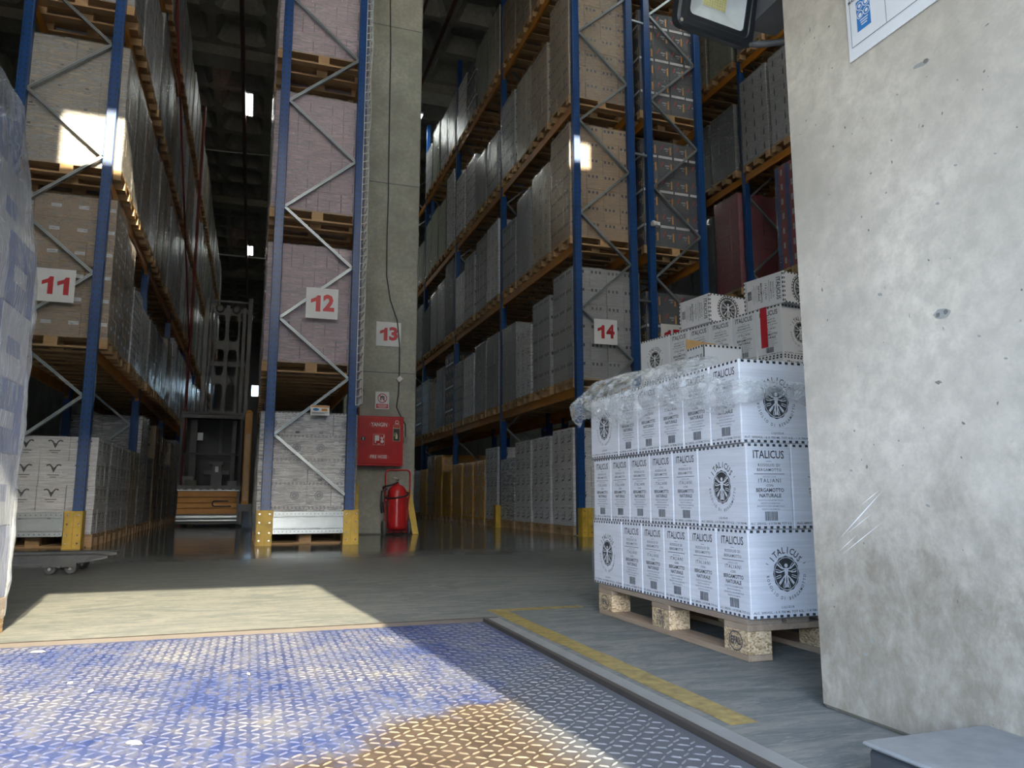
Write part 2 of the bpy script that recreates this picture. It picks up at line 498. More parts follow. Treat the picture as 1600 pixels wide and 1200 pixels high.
M['wrap_heavy'] = wrap_mat('thick stretch film', 0.22, 0.78, rough=0.2, stretch=(1.5, 1.5, 15), bs=0.9)
M['wrap_shine'] = wrap_mat('shiny stretch film', 0.10, 0.62, tint=(0.62, 0.62, 0.64), rough=0.13, stretch=(2.2, 2.2, 26), bs=1.0)
M['wrap_tight'] = wrap_mat('tight clear film', 0.02, 0.17, rough=0.22, stretch=(1, 1, 34), bs=0.5)
M['wrap_diag'] = wrap_mat('diagonal streaked film', 0.08, 0.60, rough=0.14, stretch=(3, 3, 14), bs=0.9, tilt=0.75)
M['wrap_amber_glow'] = wrap_mat('film with painted amber glow', 0.35, 0.85, tint=(0.95, 0.50, 0.06), rough=0.14, stretch=(7, 7, 5), bs=1.0)  # amber reflections of truck and lights put into the film tint
M['net'] = simple('white nylon net', (0.62, 0.64, 0.62), 0.6)
M['lamp'] = emis('lamp tube glow', (0.93, 1.0, 0.97), 14.0)
M['car_beige'] = carton_mat('beige carton', (0.50, 0.43, 0.33), 0.06)

# ------------------------------------------------------------------ setting
ZC = 12.5
b = MB(); b.box(-7, -0.85, -1.3, 16, 62, -0.04); 
b.box(-7, -0.85, -0.04, -1.6, 3.53, 0); b.box(1.13, -0.85, -0.04, 16, 3.53, 0); b.box(-7, 3.53, -0.04, 16, 62, 0)
structure(b.build('floor', M['floor']))
b = MB(); b.box(-40, -60, -1.35, 40, -0.85, -1.25); 
structure(b.build('floor_yard', simple('sunlit yard concrete', (0.26, 0.26, 0.25), 0.9)))
b = MB(); b.box(-30, -20, -1.3, 30, -19.6, 4.2)  # unseen wall added across the yard to block the low sky glow
structure(b.build('wall_horizon_block', simple('grey horizon block', (0.30, 0.31, 0.32), 0.8)))
def wall(name, boxes, mat):
    b = MB()
    for q in boxes: b.box(*q)
    return structure(b.build(name, mat))
YF0, YF1 = -0.85, -0.60
DX0, DX1, DZ = -2.60, 1.04, 2.46
holes = [(-1.30, -0.42, 8.85, 9.62), (5.66, 6.12, 10.38, 10.88)]
fb = [(-7.2, YF0, -1.3, DX0, YF1, 5.2), (DX1, YF0, -1.3, 16.2, YF1, 5.2), (DX0, YF0, DZ, DX1, YF1, 5.2), (-7.2, YF0, 8.2, 16.2, YF1, 8.5)]
added_wins = [(-2.5, 1.0), (2.6, 6.1)]  # unseen frosted panes added behind the camera to brighten the rack fronts
wx = [-7.2] + [x for h in added_wins for x in h] + [16.2]
for i in range(0, len(wx), 2): fb.append((wx[i], YF0, 5.2, wx[i + 1], YF1, 8.2))
frost = bpy.data.materials.new('added frosted glazing'); frost.use_nodes = True
_nt = frost.node_tree; _nt.nodes.clear()
_o = _nt.nodes.new('ShaderNodeOutputMaterial'); _t = _nt.nodes.new('ShaderNodeBsdfTranslucent'); _t.inputs[0].default_value = (0.60, 0.61, 0.61, 1)
_nt.links.new(_t.outputs[0], _o.inputs[0])
for i, (a_, b_) in enumerate(added_wins):
    b = MB(); b.box(a_, -0.74, 5.2, b_, -0.72, 8.2, 0)
    for x in (a_ + .03, (a_ + b_) / 2, b_ - .03): b.box(x - .03, -0.76, 5.2, x + .03, -0.70, 8.2, 1)
    for z in (5.23, 6.7, 8.17): b.box(a_, -0.76, z - .03, b_, -0.70, z + .03, 1)
    structure(b.build('window_added_%d' % (i + 1), [frost, M['galv']]))
xs = [-7.2] + [x for h in holes for x in h[:2]] + [16.2]
for i in range(0, len(xs), 2): fb.append((xs[i], YF0, 8.5, xs[i + 1], YF1, ZC + 0.6))
for h in holes:
    fb.append((h[0], YF0, 8.5, h[1], YF1, h[2])); fb.append((h[0], YF0, h[3], h[1], YF1, ZC + 0.6))
wall('wall_front', fb, M['concrete_col'])
wall('wall_left', [(-7.2, YF0, -0.2, -7, 62, ZC + 0.6)], M['concrete_col'])
wall('wall_right', [(16, YF0, -0.2, 16.2, 62, ZC + 0.6)], M['concrete_col'])
wall('wall_back', [(-7.2, 62, -0.2, -0.35, 62.2, ZC + 0.6), (1.0, 62, -0.2, 16.2, 62.2, ZC + 0.6), (-0.35, 62, 9.3, 1.0, 62.2, ZC + 0.6), (-0.35, 62, -0.2, 1.0, 62.2, 8.45)], M['dark2'])

# waffle ceiling
def ceiling():
    P = 1.42; R = 0.20; D = 0.42; S = 0.20
    b = MB()
    nx0, nx1 = -6, 12
    y = -0.8; j = 0
    band = 0
    while y < 61:
        if j % 8 == 7:
            b.add([(-7, y, ZC), (16, y, ZC), (16, y + 0.9, ZC), (-7, y + 0.9, ZC)], [(3, 2, 1, 0)])
            b.box(-7, y + 0.1, ZC - 0.28, 16, y + 0.8, ZC + 0.001)
            y += 0.9; j += 1; continue
        for i in range(17):
            x = -7.2 + i * P
            o = [(x, y), (x + P, y), (x + P, y + P), (x, y + P)]
            n1 = [(x + R / 2, y + R / 2), (x + P - R / 2, y + R / 2), (x + P - R / 2, y + P - R / 2), (x + R / 2, y + P - R / 2)]
            c = 0.14
            def cut(q, c):
                (x0, y0), (x1, y1) = q[0], q[2]
                return [(x0 + c, y0), (x1 - c, y0), (x1, y0 + c), (x1, y1 - c), (x1 - c, y1), (x0 + c, y1), (x0, y1 - c), (x0, y0 + c)]
            q1 = cut(n1, c); k = R / 2 + S
            n2 = [(x + k, y + k), (x + P - k, y + k), (x + P - k, y + P - k), (x + k, y + P - k)]
            q2 = cut(n2, c * 0.8)
            V = [(a, d, ZC) for a, d in o] + [(a, d, ZC) for a, d in q1] + [(a, d, ZC + D) for a, d in q2]
            F = [(0, 4, 5, 1), (1, 5, 6), (1, 6, 7, 2), (2, 7, 8), (2, 8, 9, 3), (3, 9, 10), (3, 10, 11, 0), (0, 11, 4)]
            F = [f[::-1] for f in F]
            for t in range(8):
                F.append((4 + t, 4 + (t + 1) % 8, 12 + (t + 1) % 8, 12 + t))
            F.append(tuple(range(12, 20)))
            b.add(V, F)
        y += P; j += 1
    b.add([(-7.2, -0.8, ZC + 0.6), (17, -0.8, ZC + 0.6), (17, 62.2, ZC + 0.6), (-7.2, 62.2, ZC + 0.6)], [(3, 2, 1, 0)])
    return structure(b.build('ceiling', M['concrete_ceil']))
ceiling()

# the near concrete pier
b = MB()
b.box(1.49, YF1, 0, 2.6, 1.77, ZC, bev=0.012)
pier = structure(b.build('wall_pier', M['concrete_wall']))
# dock edge angle and lip
b = MB()
b.box(1.055, -0.6, -0.04, 1.075, 3.53, 0.004, 1)
b.box(1.075, -0.6, -0.039, 1.13, 3.53, 0.002, 0, bev=0.001)
b.box(-1.6, 3.505, -0.04, 1.13, 3.53, 0.003, 1)
structure(b.build('trim_1', [simple('worn lip steel', (0.23, 0.24, 0.235), 0.6, 0.2), simple('dark gap steel', (0.05, 0.042, 0.035), 0.7)]))

# concrete column
b = MB(); b.box(1.30, 12.0, 0, 2.455, 13.0, ZC, bev=0.02)
for z in (2.55, 5.75, 8.6): b.box(1.318, 11.998, z, 2.437, 12.0, z + 0.012, 1)
structure(b.build('wall_column', [M['concrete_col'], M['dark2']]))

# chequer plate
def chequer():
    b = MB()
    b.box(-1.58, -0.6, -0.04, 1.05, 3.49, -0.010, 0)
    pitch = 0.0295; py_ = 0.034; V = []; F = []
    base = [(-0.0155, 0), (-0.007, -0.0032), (0.008, -0.0025), (0.0155, 0), (0.008, 0.0025), (-0.007, 0.0032)]
    z0 = -0.010; rt = random.Random(5)
    ny = int(4.06 / py_); nx = int(2.60 / pitch)
    for j in range(ny):
        for i in range(nx):
            x = -1.57 + (i + 0.5) * pitch; y = -0.59 + (j + 0.5) * py_ + (0.008 if i % 2 else 0)
            if y < 0.8: continue
            a = radians(36 + rt.uniform(-7, 7)) * (1 if (i + j) % 2 == 0 else -1); kl = rt.uniform(.82, 1.08); x += rt.uniform(-.001, .001); y += rt.uniform(-.0015, .0015)
            c, s = cos(a), sin(a); n = len(V)
            for p, q in base: V.append((x + p * kl * c - q * s, y + p * kl * s + q * c, z0))
            for p in (-0.0085, 0.0085): V.append((x + p * c, y + p * s, z0 + rt.uniform(.0021, .0031)))
            F += [(n, n + 1, n + 6), (n + 1, n + 2, n + 7, n + 6), (n + 2, n + 3, n + 7), (n + 3, n + 4, n + 7), (n + 4, n + 5, n + 6, n + 7), (n + 5, n, n + 6)]
    b.add(V, F, 1, False)
    for sx in (-1.0,): b.box(sx, 3.35, -0.0101, sx + 0.02, 3.49, -0.0095, 0)
    o = b.build('dock_leveller_plate', [M['plate'], M['tread']])
    tag(o, 'worn blue chequer plate dock leveller with raised treads, rusty brown near the camera', 'dock plate')
chequer()

# yellow floor line (L shape)
b = MB()
def strip(pts, w0):
    V = []; n = len(pts)
    for i, (x, y) in enumerate(pts):
        V += [(x - w0 / 2 + random.uniform(-.004, .004), y, 0.0012), (x + w0 / 2 + random.uniform(-.004, .004), y, 0.0012)]
    b.add(V, [(2 * i, 2 * i + 1, 2 * i + 3, 2 * i + 2) for i in range(n - 1)])
strip([(1.20, 1.70 + i * 0.1) for i in range(21)], 0.085)
b.box(1.15, 3.70, 0.0009, 1.66, 3.77, 0.0013)
b.v = [(x, y, z) for x, y, z in b.v]
tag(b.build('floor_marking', M['yellow_line']), 'worn yellow L-shaped line painted on the floor beside the dock plate', 'floor marking')

# ------------------------------------------------------------------ timber pallet (1.2 along x, 0.8 along y), origin at its base centre
def pallet_parts():
    top = []; strg = []; blk = []; base = []
    for y, w in ((-0.3275, 0.145), (-0.185, 0.10), (0, 0.145), (0.185, 0.10), (0.3275, 0.145)):
        top.append((-0.6, y - w / 2, 0.122, 0.6, y + w / 2, 0.144))
    for x in (-0.5275, 0, 0.5275):
        strg.append((x - 0.0725, -0.4, 0.100, x + 0.0725, 0.4, 0.122))
        for y, w in ((-0.35, 0.10), (0, 0.145), (0.35, 0.10)):
            blk.append((x - 0.0725, y - w / 2, 0.022, x + 0.0725, y + w / 2, 0.100))
    for y, w in ((-0.35, 0.10), (0, 0.145), (0.35, 0.10)):
        base.append((-0.6, y - w / 2, 0, 0.6, y + w / 2, 0.022))
    return top, strg, blk, base
def pallet_mesh():
    t, s, k, bs = pallet_parts(); b = MB()
    for q in t + s + bs: b.box(*q)
    for q in k: b.box(*q, 1)
    for sx in (-1, 1):
        for y in (-0.35, 0, 0.35):
            P = ring2(0, 0, 0.021, 0.026, 12, 0.8)
            b.flat((sx * 0.6012, y, 0.062), (0, -sx, 0), (0, 0, 1), [P, rect2(-0.012, -0.006, -0.004, 0.006), rect2(0.002, -0.006, 0.012, 0.006)], 2)
    return b.mesh('pallet', [M['wood'], M['wood'], M['ink']])
PALLET = pallet_mesh()
def real_pallet(name, loc, rz, label, brand=True, oldwood=True):
    root = empty(name, loc, rz); tag(root, label, 'pallet')
    w = M['wood_old'] if oldwood else M['wood']
    t, s, k, bs = pallet_parts()
    def jit(q, n):
        b = MB(); x0, y0, z0, x1, y1, z1 = q
        e = 0.002
        b.box(x0 + random.uniform(0, e), y0 + e / 2, z0 + .0002, x1 - random.uniform(0, e), y1 - e / 2, z1 - .0002, bev=0.002)
        return b.build(n, w if n != 'block' else M['osb'], root)
    for q in t: jit(q, 'deck_board')
    for q in s: jit(q, 'stringer_board')
    for q in bs: jit(q, 'base_board')
    for q in k:
        o = jit(q, 'block')
        if brand:
            xc = (q[0] + q[3]) / 2
            if q[1] < -0.39:
                b = MB()
                if abs(xc) > 0.1:
                    P = [ring2(0, 0, 0.036, 0.0405, 24, 0.85), text2('EPAL', 0.036, 0, 0, 0.03, maxw=.058)]
                else:
                    P = [text2('TR', 0.026, 0, 0.024, 0.02), text2('6 145', 0.024, 0, 0.003, 0.02), rect2(-.034, -.0115, .034, -.009), text2('0 78 R', 0.021, 0, -0.022, 0.02)]
                b.flat((xc, q[1] - 0.0012, 0.061), (1, 0, 0), (0, 0, 1), P)
                tag(b.build('brand_mark', M['ink'], o), 'black burnt-in mark on the block end')
    return root

# ------------------------------------------------------------------ printed white spirits cartons
CW, CD, CH = 0.308, 0.190, 0.303      # wide face, narrow face, height
def medal(cx, cy_, r):
    """round emblem: toothed dark disc with a pale spread figure and rays"""
    dark = []; pale = []
    V = []; n = 48
    for k in range(n):
        a = 2 * pi * k / n; rr = r * (1.0 + 0.03 * cos(12 * a))
        V.append((cx + rr * cos(a), cy_ + rr * 1.12 * sin(a)))
    dark.append((V, [tuple(range(n))]))
    pale.append(ring2(cx, cy_, r * 0.90, r * 0.94, 36, 1.12))
    for k in range(12):
        a = 2 * pi * (k + 0.5) / 12
        if abs(math.degrees(a) - 90) < 20: continue
        for o_ in (-0.10, 0.10):
            p = [(cx + r * t * cos(a + o_ * (1 if t < .8 else 0.6)), cy_ + r * 1.12 * t * sin(a + o_ * (1 if t < .8 else .6))) for t in (0.42, 0.62, 0.84)]
            pale.append(line2(p, r * 0.045))
    # figure
    pale.append(disc2(cx, cy_ + r * 0.52, r * 0.13, 12))
    pale.append(([(cx - r * .17, cy_ + r * .36), (cx - r * .11, cy_ - r * .12), (cx + r * .11, cy_ - r * .12), (cx + r * .17, cy_ + r * .36)], [(0, 1, 2, 3)]))
    for s_ in (-1, 1):
        pale.append(line2([(cx + s_ * r * .14, cy_ + r * .30), (cx + s_ * r * .42, cy_ + r * .40), (cx + s_ * r * .70, cy_ + r * .62)], r * .09))
        pale.append(line2([(cx + s_ * r * .14, cy_ + r * .20), (cx + s_ * r * .48, cy_ + r * .10), (cx + s_ * r * .78, cy_ + r * .12)], r * .07))
        pale.append(line2([(cx + s_ * r * .07, cy_ - r * .1), (cx + s_ * r * .10, cy_ - r * .45), (cx + s_ * r * .06, cy_ - r * .86)], r * .11))
        pale.append(line2([(cx + s_ * r * .10, cy_ - r * .1), (cx + s_ * r * .38, cy_ - r * .38), (cx + s_ * r * .55, cy_ - r * .62)], r * .08))
    return dark, pale
def arc_text(s_, cx, cy_, rx, ry, a0, a1, size, bold, top=True):
    P = []; n = len(s_)
    for i, ch in enumerate(s_):
        a = a0 + (a1 - a0) * (i / (n - 1))
        if ch == ' ': continue
        rot = a - pi / 2 if top else a + pi / 2
        P.append(text2(ch, size, cx + rx * cos(a), cy_ + ry * sin(a), bold, 0.85, rot=rot))
    return P
def checks(w, y0, up, n):
    P = []; c = w / (2 * n)
    for i in range(n):
        x = -w / 2 + c * (2 * i + (0.5))
        P.append(rect2(x, y0, x + c * 0.95, y0 + up))
    return P
def panel_logo():
    w = CW; black = []; grey = []
    black += arc_text('ITALICUS', 0, 0.150, 0.072, 0.080, radians(142), radians(38), 0.032, 0.015)
    black += arc_text('ROSOLIO DI BERGAMOTTO', 0, 0.150, 0.079, 0.086, radians(186), radians(354), 0.0155, 0.012, False)
    for s_ in (-1, 1): black.append(line2([(s_ * 0.074, 0.183), (s_ * 0.084, 0.187)], 0.0022))
    d, p = medal(0, 0.150, 0.054)
    black.append(text2('LIQUEUR', 0.011, 0, 0.036, 0.01, space=1.3))
    black.append(text2('ALC. 20%VOL - 6 X 700 ML TOT 4.2L - 1 X 700 ML', 0.0105, 0, 0.020, 0.012, maxw=w * 0.93))
    return black + d, p
def panel_text():
    w = CD; K = []; G = []
    K.append(text2('ITALICUS', 0.040, 0, 0.262, 0.014, maxw=0.132))
    K.append(rect2(-0.011, 0.238, 0.011, 0.2395))
    K.append(text2('ROSOLIO DI', 0.014, 0, 0.225, 0.012, space=1.25))
    K.append(text2('BERGAMOTTO', 0.014, 0, 0.208, 0.012, space=1.15))
    K.append(rect2(-0.065, 0.193, 0.065, 0.195))
    G.append(text2('INFUSO CON', 0.008, 0, 0.184, 0.01, space=1.2))
    K.append(text2('ITALIANI', 0.019, 0, 0.170, 0.008, space=1.35))
    K.append(text2('-CON-', 0.012, 0, 0.153, 0.008))
    K.append(text2('BERGAMOTTO', 0.0185, 0, 0.136, 0.022, maxw=0.118))
    K.append(text2('NATURALE', 0.0185, 0, 0.117, 0.022, maxw=0.092))
    for i, ww in enumerate((0.105, 0.08, 0.115, 0.075)):
        G.append(text2('PRODOTTO CON AROMI ITALIANI'[:27 - i], 0.008, 0, 0.101 - i * 0.0105, 0.01, maxw=ww))
    x = -0.026; random.seed(3)
    while x < 0.026:
        ww = random.choice((0.0015, 0.003, 0.002)); K.append(rect2(x, 0.030, x + ww, 0.062)); x += ww + random.choice((0.0012, 0.002))
    K.append(text2('ALC. 20%VOL - 6 X 700 ML TOT 4.2L', 0.0105, 0, 0.0195, 0.012, maxw=w * 0.92))
    return K, G
def carton_meshes():
    b = MB(); w, d, h = CW / 2 - .001, CD / 2 - .001, CH
    b.box(-w, -d, 0.0, w, d, h, 0, bev=0.0025)
    body = b.mesh('carton', [M['car_white']])
    b = MB()
    kl, pl = panel_logo(); kt, gt = panel_text()
    e = 0.0006
    faces = [((0, -d - e, 0), (1, 0, 0), 'L'), ((0, d + e, 0), (-1, 0, 0), 'L'), ((-w - e, 0, 0), (0, -1, 0), 'T'), ((w + e, 0, 0), (0, 1, 0), 'T')]
    for o, ux, k in faces:
        if k == 'L':
            b.flat(o, ux, (0, 0, 1), kl, 0)
            nrm = Vector(ux).cross(Vector((0, 0, 1)))
            b.flat(Vector(o) + nrm * 0.0005, ux, (0, 0, 1), pl, 1)
            ww, n = CW - .006, 11
        else:
            b.flat(o, ux, (0, 0, 1), kt, 0); b.flat(o, ux, (0, 0, 1), gt, 2)
            ww, n = CD - .006, 7
        b.flat(o, ux, (0, 0, 1), checks(ww, 0.002, 0.009, n) + checks(ww, CH - 0.011, 0.009, n), 0)
    # lid: emblem with rings of teeth
    P = [ring2(0, 0, 0.070, 0.078, 40), ring2(0, 0, 0.088, 0.090, 40)]
    for k in range(28):
        a = 2 * pi * k / 28
        P.append(line2([(0.079 * cos(a), 0.079 * sin(a)), (0.088 * cos(a), 0.088 * sin(a))], 0.007))
    d2, p2 = medal(0, 0, 0.060)
    for z, s_ in ((CH + e, 1), (-e, -1)):
        b.flat((0, 0, z), (1, 0, 0), (0, s_, 0), P + d2, 0)
        b.flat((0, 0, z + s_ * 0.0005), (1, 0, 0), (0, s_, 0), p2, 1)
        for yy in (-d + .002, d - .010):
            b.flat((0, yy, z), (1, 0, 0), (0, 1, 0), checks(CW - .006, 0, 0.008, 11), 0)
        for xx in (-w + .002, w - .010):
            b.flat((xx, 0, z), (0, 1, 0), (1, 0, 0), checks(CD - .006, 0, 0.008, 7), 0)
    prt = b.mesh('printing', [M['black'], M['white'], M['ink_grey']])
    return body, prt
CART_BODY, CART_PRINT = carton_meshes()
def carton(loc, rot, label, group=None):
    o = put('carton', CART_BODY, None, loc); o.rotation_euler = rot
    put('printing', CART_PRINT, o)
    tag(o, label, 'carton', group); return o
ORD = ['nearest', 'second', 'third', 'fourth', 'fifth', 'sixth', 'seventh', 'eighth']
ORDN = ['first', 'second', 'third', 'fourth', 'fifth', 'sixth', 'seventh', 'eighth', 'ninth', 'tenth', 'eleventh', 'twelfth'] + \
       ['thirteenth', 'fourteenth', 'fifteenth', 'sixteenth', 'seventeenth', 'eighteenth', 'nineteenth', 'twentieth'] + \
       ['twenty-' + s for s in ('first', 'second', 'third', 'fourth', 'fifth', 'sixth', 'seventh', 'eighth', 'ninth')]

# front pallet: long side along y, near edge y = 2.27, aisle side x = 1.645
PX0, PY0 = 1.645, 2.272
LNAME = ['bottom', 'middle', 'top']
real_pallet('wooden_pallet', (PX0 + 0.405, PY0 + 0.63, 0), -pi / 2, 'stamped wooden pallet with chipboard blocks under the white cartons beside the pier')
def layer(z, A, li, rows, x0, y0, M_=None, what='front pallet'):
    g = 0.002; k = 0
    def place(x, y, rz, lab):
        p = Vector((x, y, z)); r = rz
        if M_ is not None: p = M_ @ p; r += M_.to_euler().z
        carton(p, (0, 0, r), lab)
    if A:
        for i in range(5):
            place(x0 + CW / 2, y0 + CD / 2 + i * (CD + g), 0, f'white carton, {LNAME_(li)} layer of the {what}, {ORD[i]} along its aisle side')
        place(x0 + CD / 2, y0 + 5 * (CD + g) + CW / 2, pi / 2, f'white carton showing the round emblem, {LNAME_(li)} layer, far corner of the {what}')
        for q in (1, 2, 3): place(x0 + CD / 2 + q * (CD + g) + 0.012 * q, y0 + 5 * (CD + g) + CW / 2, pi / 2, f'white carton, {LNAME_(li)} layer of the {what}, {ORDN[q]} in from the far corner')
        place(x0 + CW * 1.5 + g, y0 + CD / 2, 0, f'white carton, {LNAME_(li)} layer of the {what}, dock side, right of corner')
    else:
        place(x0 + CD / 2, y0 + CW / 2, pi / 2, f'white carton, {LNAME_(li)} layer, near corner of the {what}, emblem on the aisle side')
        for i in range(5):
            place(x0 + CW / 2, y0 + CW + g + CD / 2 + i * (CD + g), 0, f'white carton, {LNAME_(li)} layer of the {what}, {ORD[i + 1]} along its aisle side')
        place(x0 + CW * 1.5 + g, y0 + 1.26 - CD / 2, 0, f'white carton, {LNAME_(li)} layer of the {what}, first in from the far corner')
        place(x0 + CW * 1.5 + g, y0 + 1.26 - CD * 1.5 - g, 0, f'white carton, {LNAME_(li)} layer of the {what}, inner, near the far corner')
        place(x0 + CD + g + CW / 2, y0 + CD / 2, 0, f'white carton, {LNAME_(li)} layer of the {what}, dock side, right of corner')
def LNAME_(li): return li
for i in range(3):
    dz = i * 0.3045
    jx = (0.0, 0.006, -0.004)[i]
    layer(0.146 + dz, i != 1, LNAME[i], 1, PX0 + jx, PY0 - jx * 0.5)
# tight film round the three layers
def rounded_shell(x0, y0, x1, y1, z0, z1, r, nz, nseg, amp, seed, top=True, bulge=0.0):
    pts = []
    c = [(x1 - r, y0 + r, -pi / 2), (x1 - r, y1 - r, 0), (x0 + r, y1 - r, pi / 2), (x0 + r, y0 + r, pi)]
    for cx, cy_, a0 in c:
        for k in range(4):
            a = a0 + (pi / 2) * k / 3
            pts.append((cx + r * cos(a), cy_ + r * sin(a), cos(a), sin(a)))
    P = []
    n = len(pts)
    for i in range(n):
        p, q = pts[i], pts[(i + 1) % n]
        Ls = math.hypot(q[0] - p[0], q[1] - p[1]); m = nseg if Ls > 0.2 else 1
        for k in range(m):
            t = k / m
            P.append(tuple(p[j] * (1 - t) + q[j] * t for j in range(4)))
    n = len(P); V = []; F = []
    for j in range(nz + 1):
        z = z0 + (z1 - z0) * j / nz
        for (x, y, nx, ny) in P:
            d = amp * noise.noise(Vector((x * 3 + seed, y * 3, z * 5))) + amp * 0.5 * noise.noise(Vector((x * 9, y * 9 + seed, z * 14)))
            d += bulge * sin(pi * j / nz)
            V.append((x + nx * d, y + ny * d, z))
    for j in range(nz):
        for i in range(n):
            a = j * n + i; b_ = j * n + (i + 1) % n
            F.append((a, b_, b_ + n, a + n))
    if top: F.append(tuple(range(nz * n, nz * n + n)))
    return V, F
b = MB(); V, F = rounded_shell(PX0 - .010, PY0 - .010, PX0 + .825, PY0 + 1.272, 0.13, 1.02, 0.012, 24, 14, 0.003, 5, False)
b.add(V, F, 0, True)
tag(b.build('stretch_film', M['wrap_tight']), 'tight clear stretch film around the white cartons on the front pallet', 'stretch film')

# torn, bunched film lying over the top layer
def film_heap():
    b = MB()
    path = []
    x0, y0, y1 = PX0 - 0.012, PY0 - 0.012, PY0 + 1.30
    n1 = 120
    for i in range(n1 + 1):
        t = i / n1; path.append((x0, y1 + 0.015 - t * (y1 + 0.015 - y0), -1, 0))
    for i in range(1, 46):
        path.append((x0 + i * 0.0125, y0, 0, -1))
    V = []; F = []; nv = 40; n = len(path)
    for i, (x, y, nx, ny) in enumerate(path):
        t = i / (n - 1)
        side = min(1, i / n1)                      # 0 far end .. 1 near corner
        zlow = 0.915 + 0.035 * sin(t * 17) + 0.03 * noise.noise(Vector((t * 9, 0, 3))) - 0.03 * t
        if i > n1: zlow = 0.905 + 0.015 * sin(i * .3)
        nearc = max(0.0, min(1.0, (side - 0.72) / 0.2))
        ztop = 1.075 + 0.11 * (1 - side) ** 0.7 if i <= n1 else 1.05
        if i <= n1: ztop -= 0.05 * max(0, side - 0.75) * 4
        zt = 0.146 + 3 * 0.3045 - 0.075 * nearc
        for j in range(nv + 1):
            s_ = j / nv
            if s_ < 0.5:
                z = zlow + (zt - 0.01 - zlow) * (s_ / 0.5); off = 0.012 + 0.030 * sin(pi * s_ / 0.5) ** 0.8 * (1 - 0.5 * side) ; ins = 0
            else:
                q = (s_ - 0.5) / 0.5
                if i > n1: z = zt - 0.01 + 0.004 * q; off = 0.012 * (1 - q) + .002; ins = 0
                else:
                    z = zt - 0.01 + (ztop - zt + 0.02) * sin(pi * min(1, q * 1.15) * 0.5) ; z = z * (1 - nearc) + (zt - 0.01 + 0.005 * q) * nearc; off = 0.016 * (1 - q * nearc); ins = q ** 1.3 * (0.34 - 0.2 * side) * (1 - nearc)
            p = Vector((x * 6, y * 6, z * 6))
            d = 0.028 * noise.noise(p * 1.2) + 0.016 * noise.noise(p * 3.1 + Vector((4, 0, 0))) + 0.009 * noise.noise(p * 8)
            d = (abs(d) + 0.004) * (1 - 0.55 * nearc)
            X = x + nx * (off + d) - nx * ins; Y = y + ny * (off + d) - ny * ins
            if i < 24: 
                kx = 1 - i / 24
                Y += 0.03 * kx; X -= 0.02 * kx * sin(pi * s_); 
            V.append((X, Y, z + d * 0.6))
    for i in range(n - 1):
        for j in range(nv):
            a = i * (nv + 1) + j
            F.append((a, a + 1, a + nv + 2, a + nv + 1))
    b.add(V, F, 0, True)
    return b
m_crump = wrap_mat('crumpled loose film', 0.16, 0.62, tint=(0.85, 0.87, 0.86), rough=0.10, stretch=(9, 9, 16), bs=1.0)
tag(film_heap().build('loose_stretch_film', m_crump), 'crumpled loose clear film bunched over the top of the front pallet cartons', 'stretch film')

# open carton standing on the top layer
ZT = 0.146 + 3 * 0.3045
def open_carton():
    root = empty('open_carton', (2.335, 3.445, ZT + 0.001), radians(0))
    tag(root, 'opened white carton with brown flap raised, on top of the front pallet', 'carton')
    b = MB(); w, d, h, t = 0.120, 0.082, 0.300, 0.004
    b.box(-w, -d, 0, w, -d + t, h); b.box(-w, d - t, 0, w, d, h); b.box(-w, -d, 0, -w + t, d, h); b.box(w - t, -d, 0, w, d, h); b.box(-w, -d, 0, w, d, t)
    b.build('carton_body', M['car_white'], root)
    b = MB()
    b.flat((-w - .0006, 0, 0), (0, -1, 0), (0, 0, 1), checks(d * 2 - .006, h - 0.012, 0.011, 6) + [text2('ITALICUS', 0.045, 0, 0.235, 0.014, maxw=0.130), text2('ROSOLIO DI', 0.014, 0, 0.195, 0.012), text2('BERGAMOTTO', 0.014, 0, 0.178, 0.012)])
    b.flat((0, -d - .0006, 0), (1, 0, 0), (0, 0, 1), checks(w * 2 - .006, h - 0.012, 0.011, 9))
    b.build('printing', M['black'], root)
    b = MB()
    V = [(-w, d, h), (w, d, h), (w - 0.015, d + 0.055, h + 0.055), (-w + 0.03, d + 0.05, h + 0.07)]
    V2 = [(x, y + 0.004, z + .003) for x, y, z in V]
    b.add(V + V2, [(0, 1, 2, 3), (7, 6, 5, 4), (0, 4, 5, 1), (1, 5, 6, 2), (2, 6, 7, 3), (3, 7, 4, 0)])
    b.build('flap', M['kraft'], root)
open_carton()

# second stack, turned a little, behind the first
A2 = radians(10.5)
B2 = Matrix.Translation((2.83, 3.50, 0)) @ Matrix.Rotation(A2, 4, 'Z')
pl2 = real_pallet('wooden_pallet', B2 @ Vector((0.405, 0.63, 0)), A2 - pi / 2, 'wooden pallet under the taller rear stack of white cartons', oldwood=True)
L2 = ['lowest', 'second', 'third', 'fourth', 'topmost full']
for i in range(5):
    layer(0.146 + i * 0.3045, i % 2 == 0, L2[i], 1, 0, 0, B2, 'rear stack')
zt2 = 0.146 + 5 * 0.3045
def lying(px, py, extra, lab):
    # carton lying on a narrow end, lettering turned sideways
    p = B2 @ Vector((px, py, zt2 + CD / 2 + 0.001))
    o = carton(p, (0, 0, 0), lab)
    # local: wide axis x, height z. Want carton z axis -> along stack -y, narrow face -x out
    R = Matrix.Rotation(A2 + extra, 4, 'Z') @ Matrix.Rotation(pi / 2, 4, 'X')
    o.matrix_world = Matrix.Translation(p) @ R
    return o
lying(0.16, 0.28, 0.0, 'white carton lying on its side on the rear stack, nearest the pier')
lying(0.15, 0.84, radians(-3), 'white carton lying on its side on the rear stack, emblem lid facing the dock')
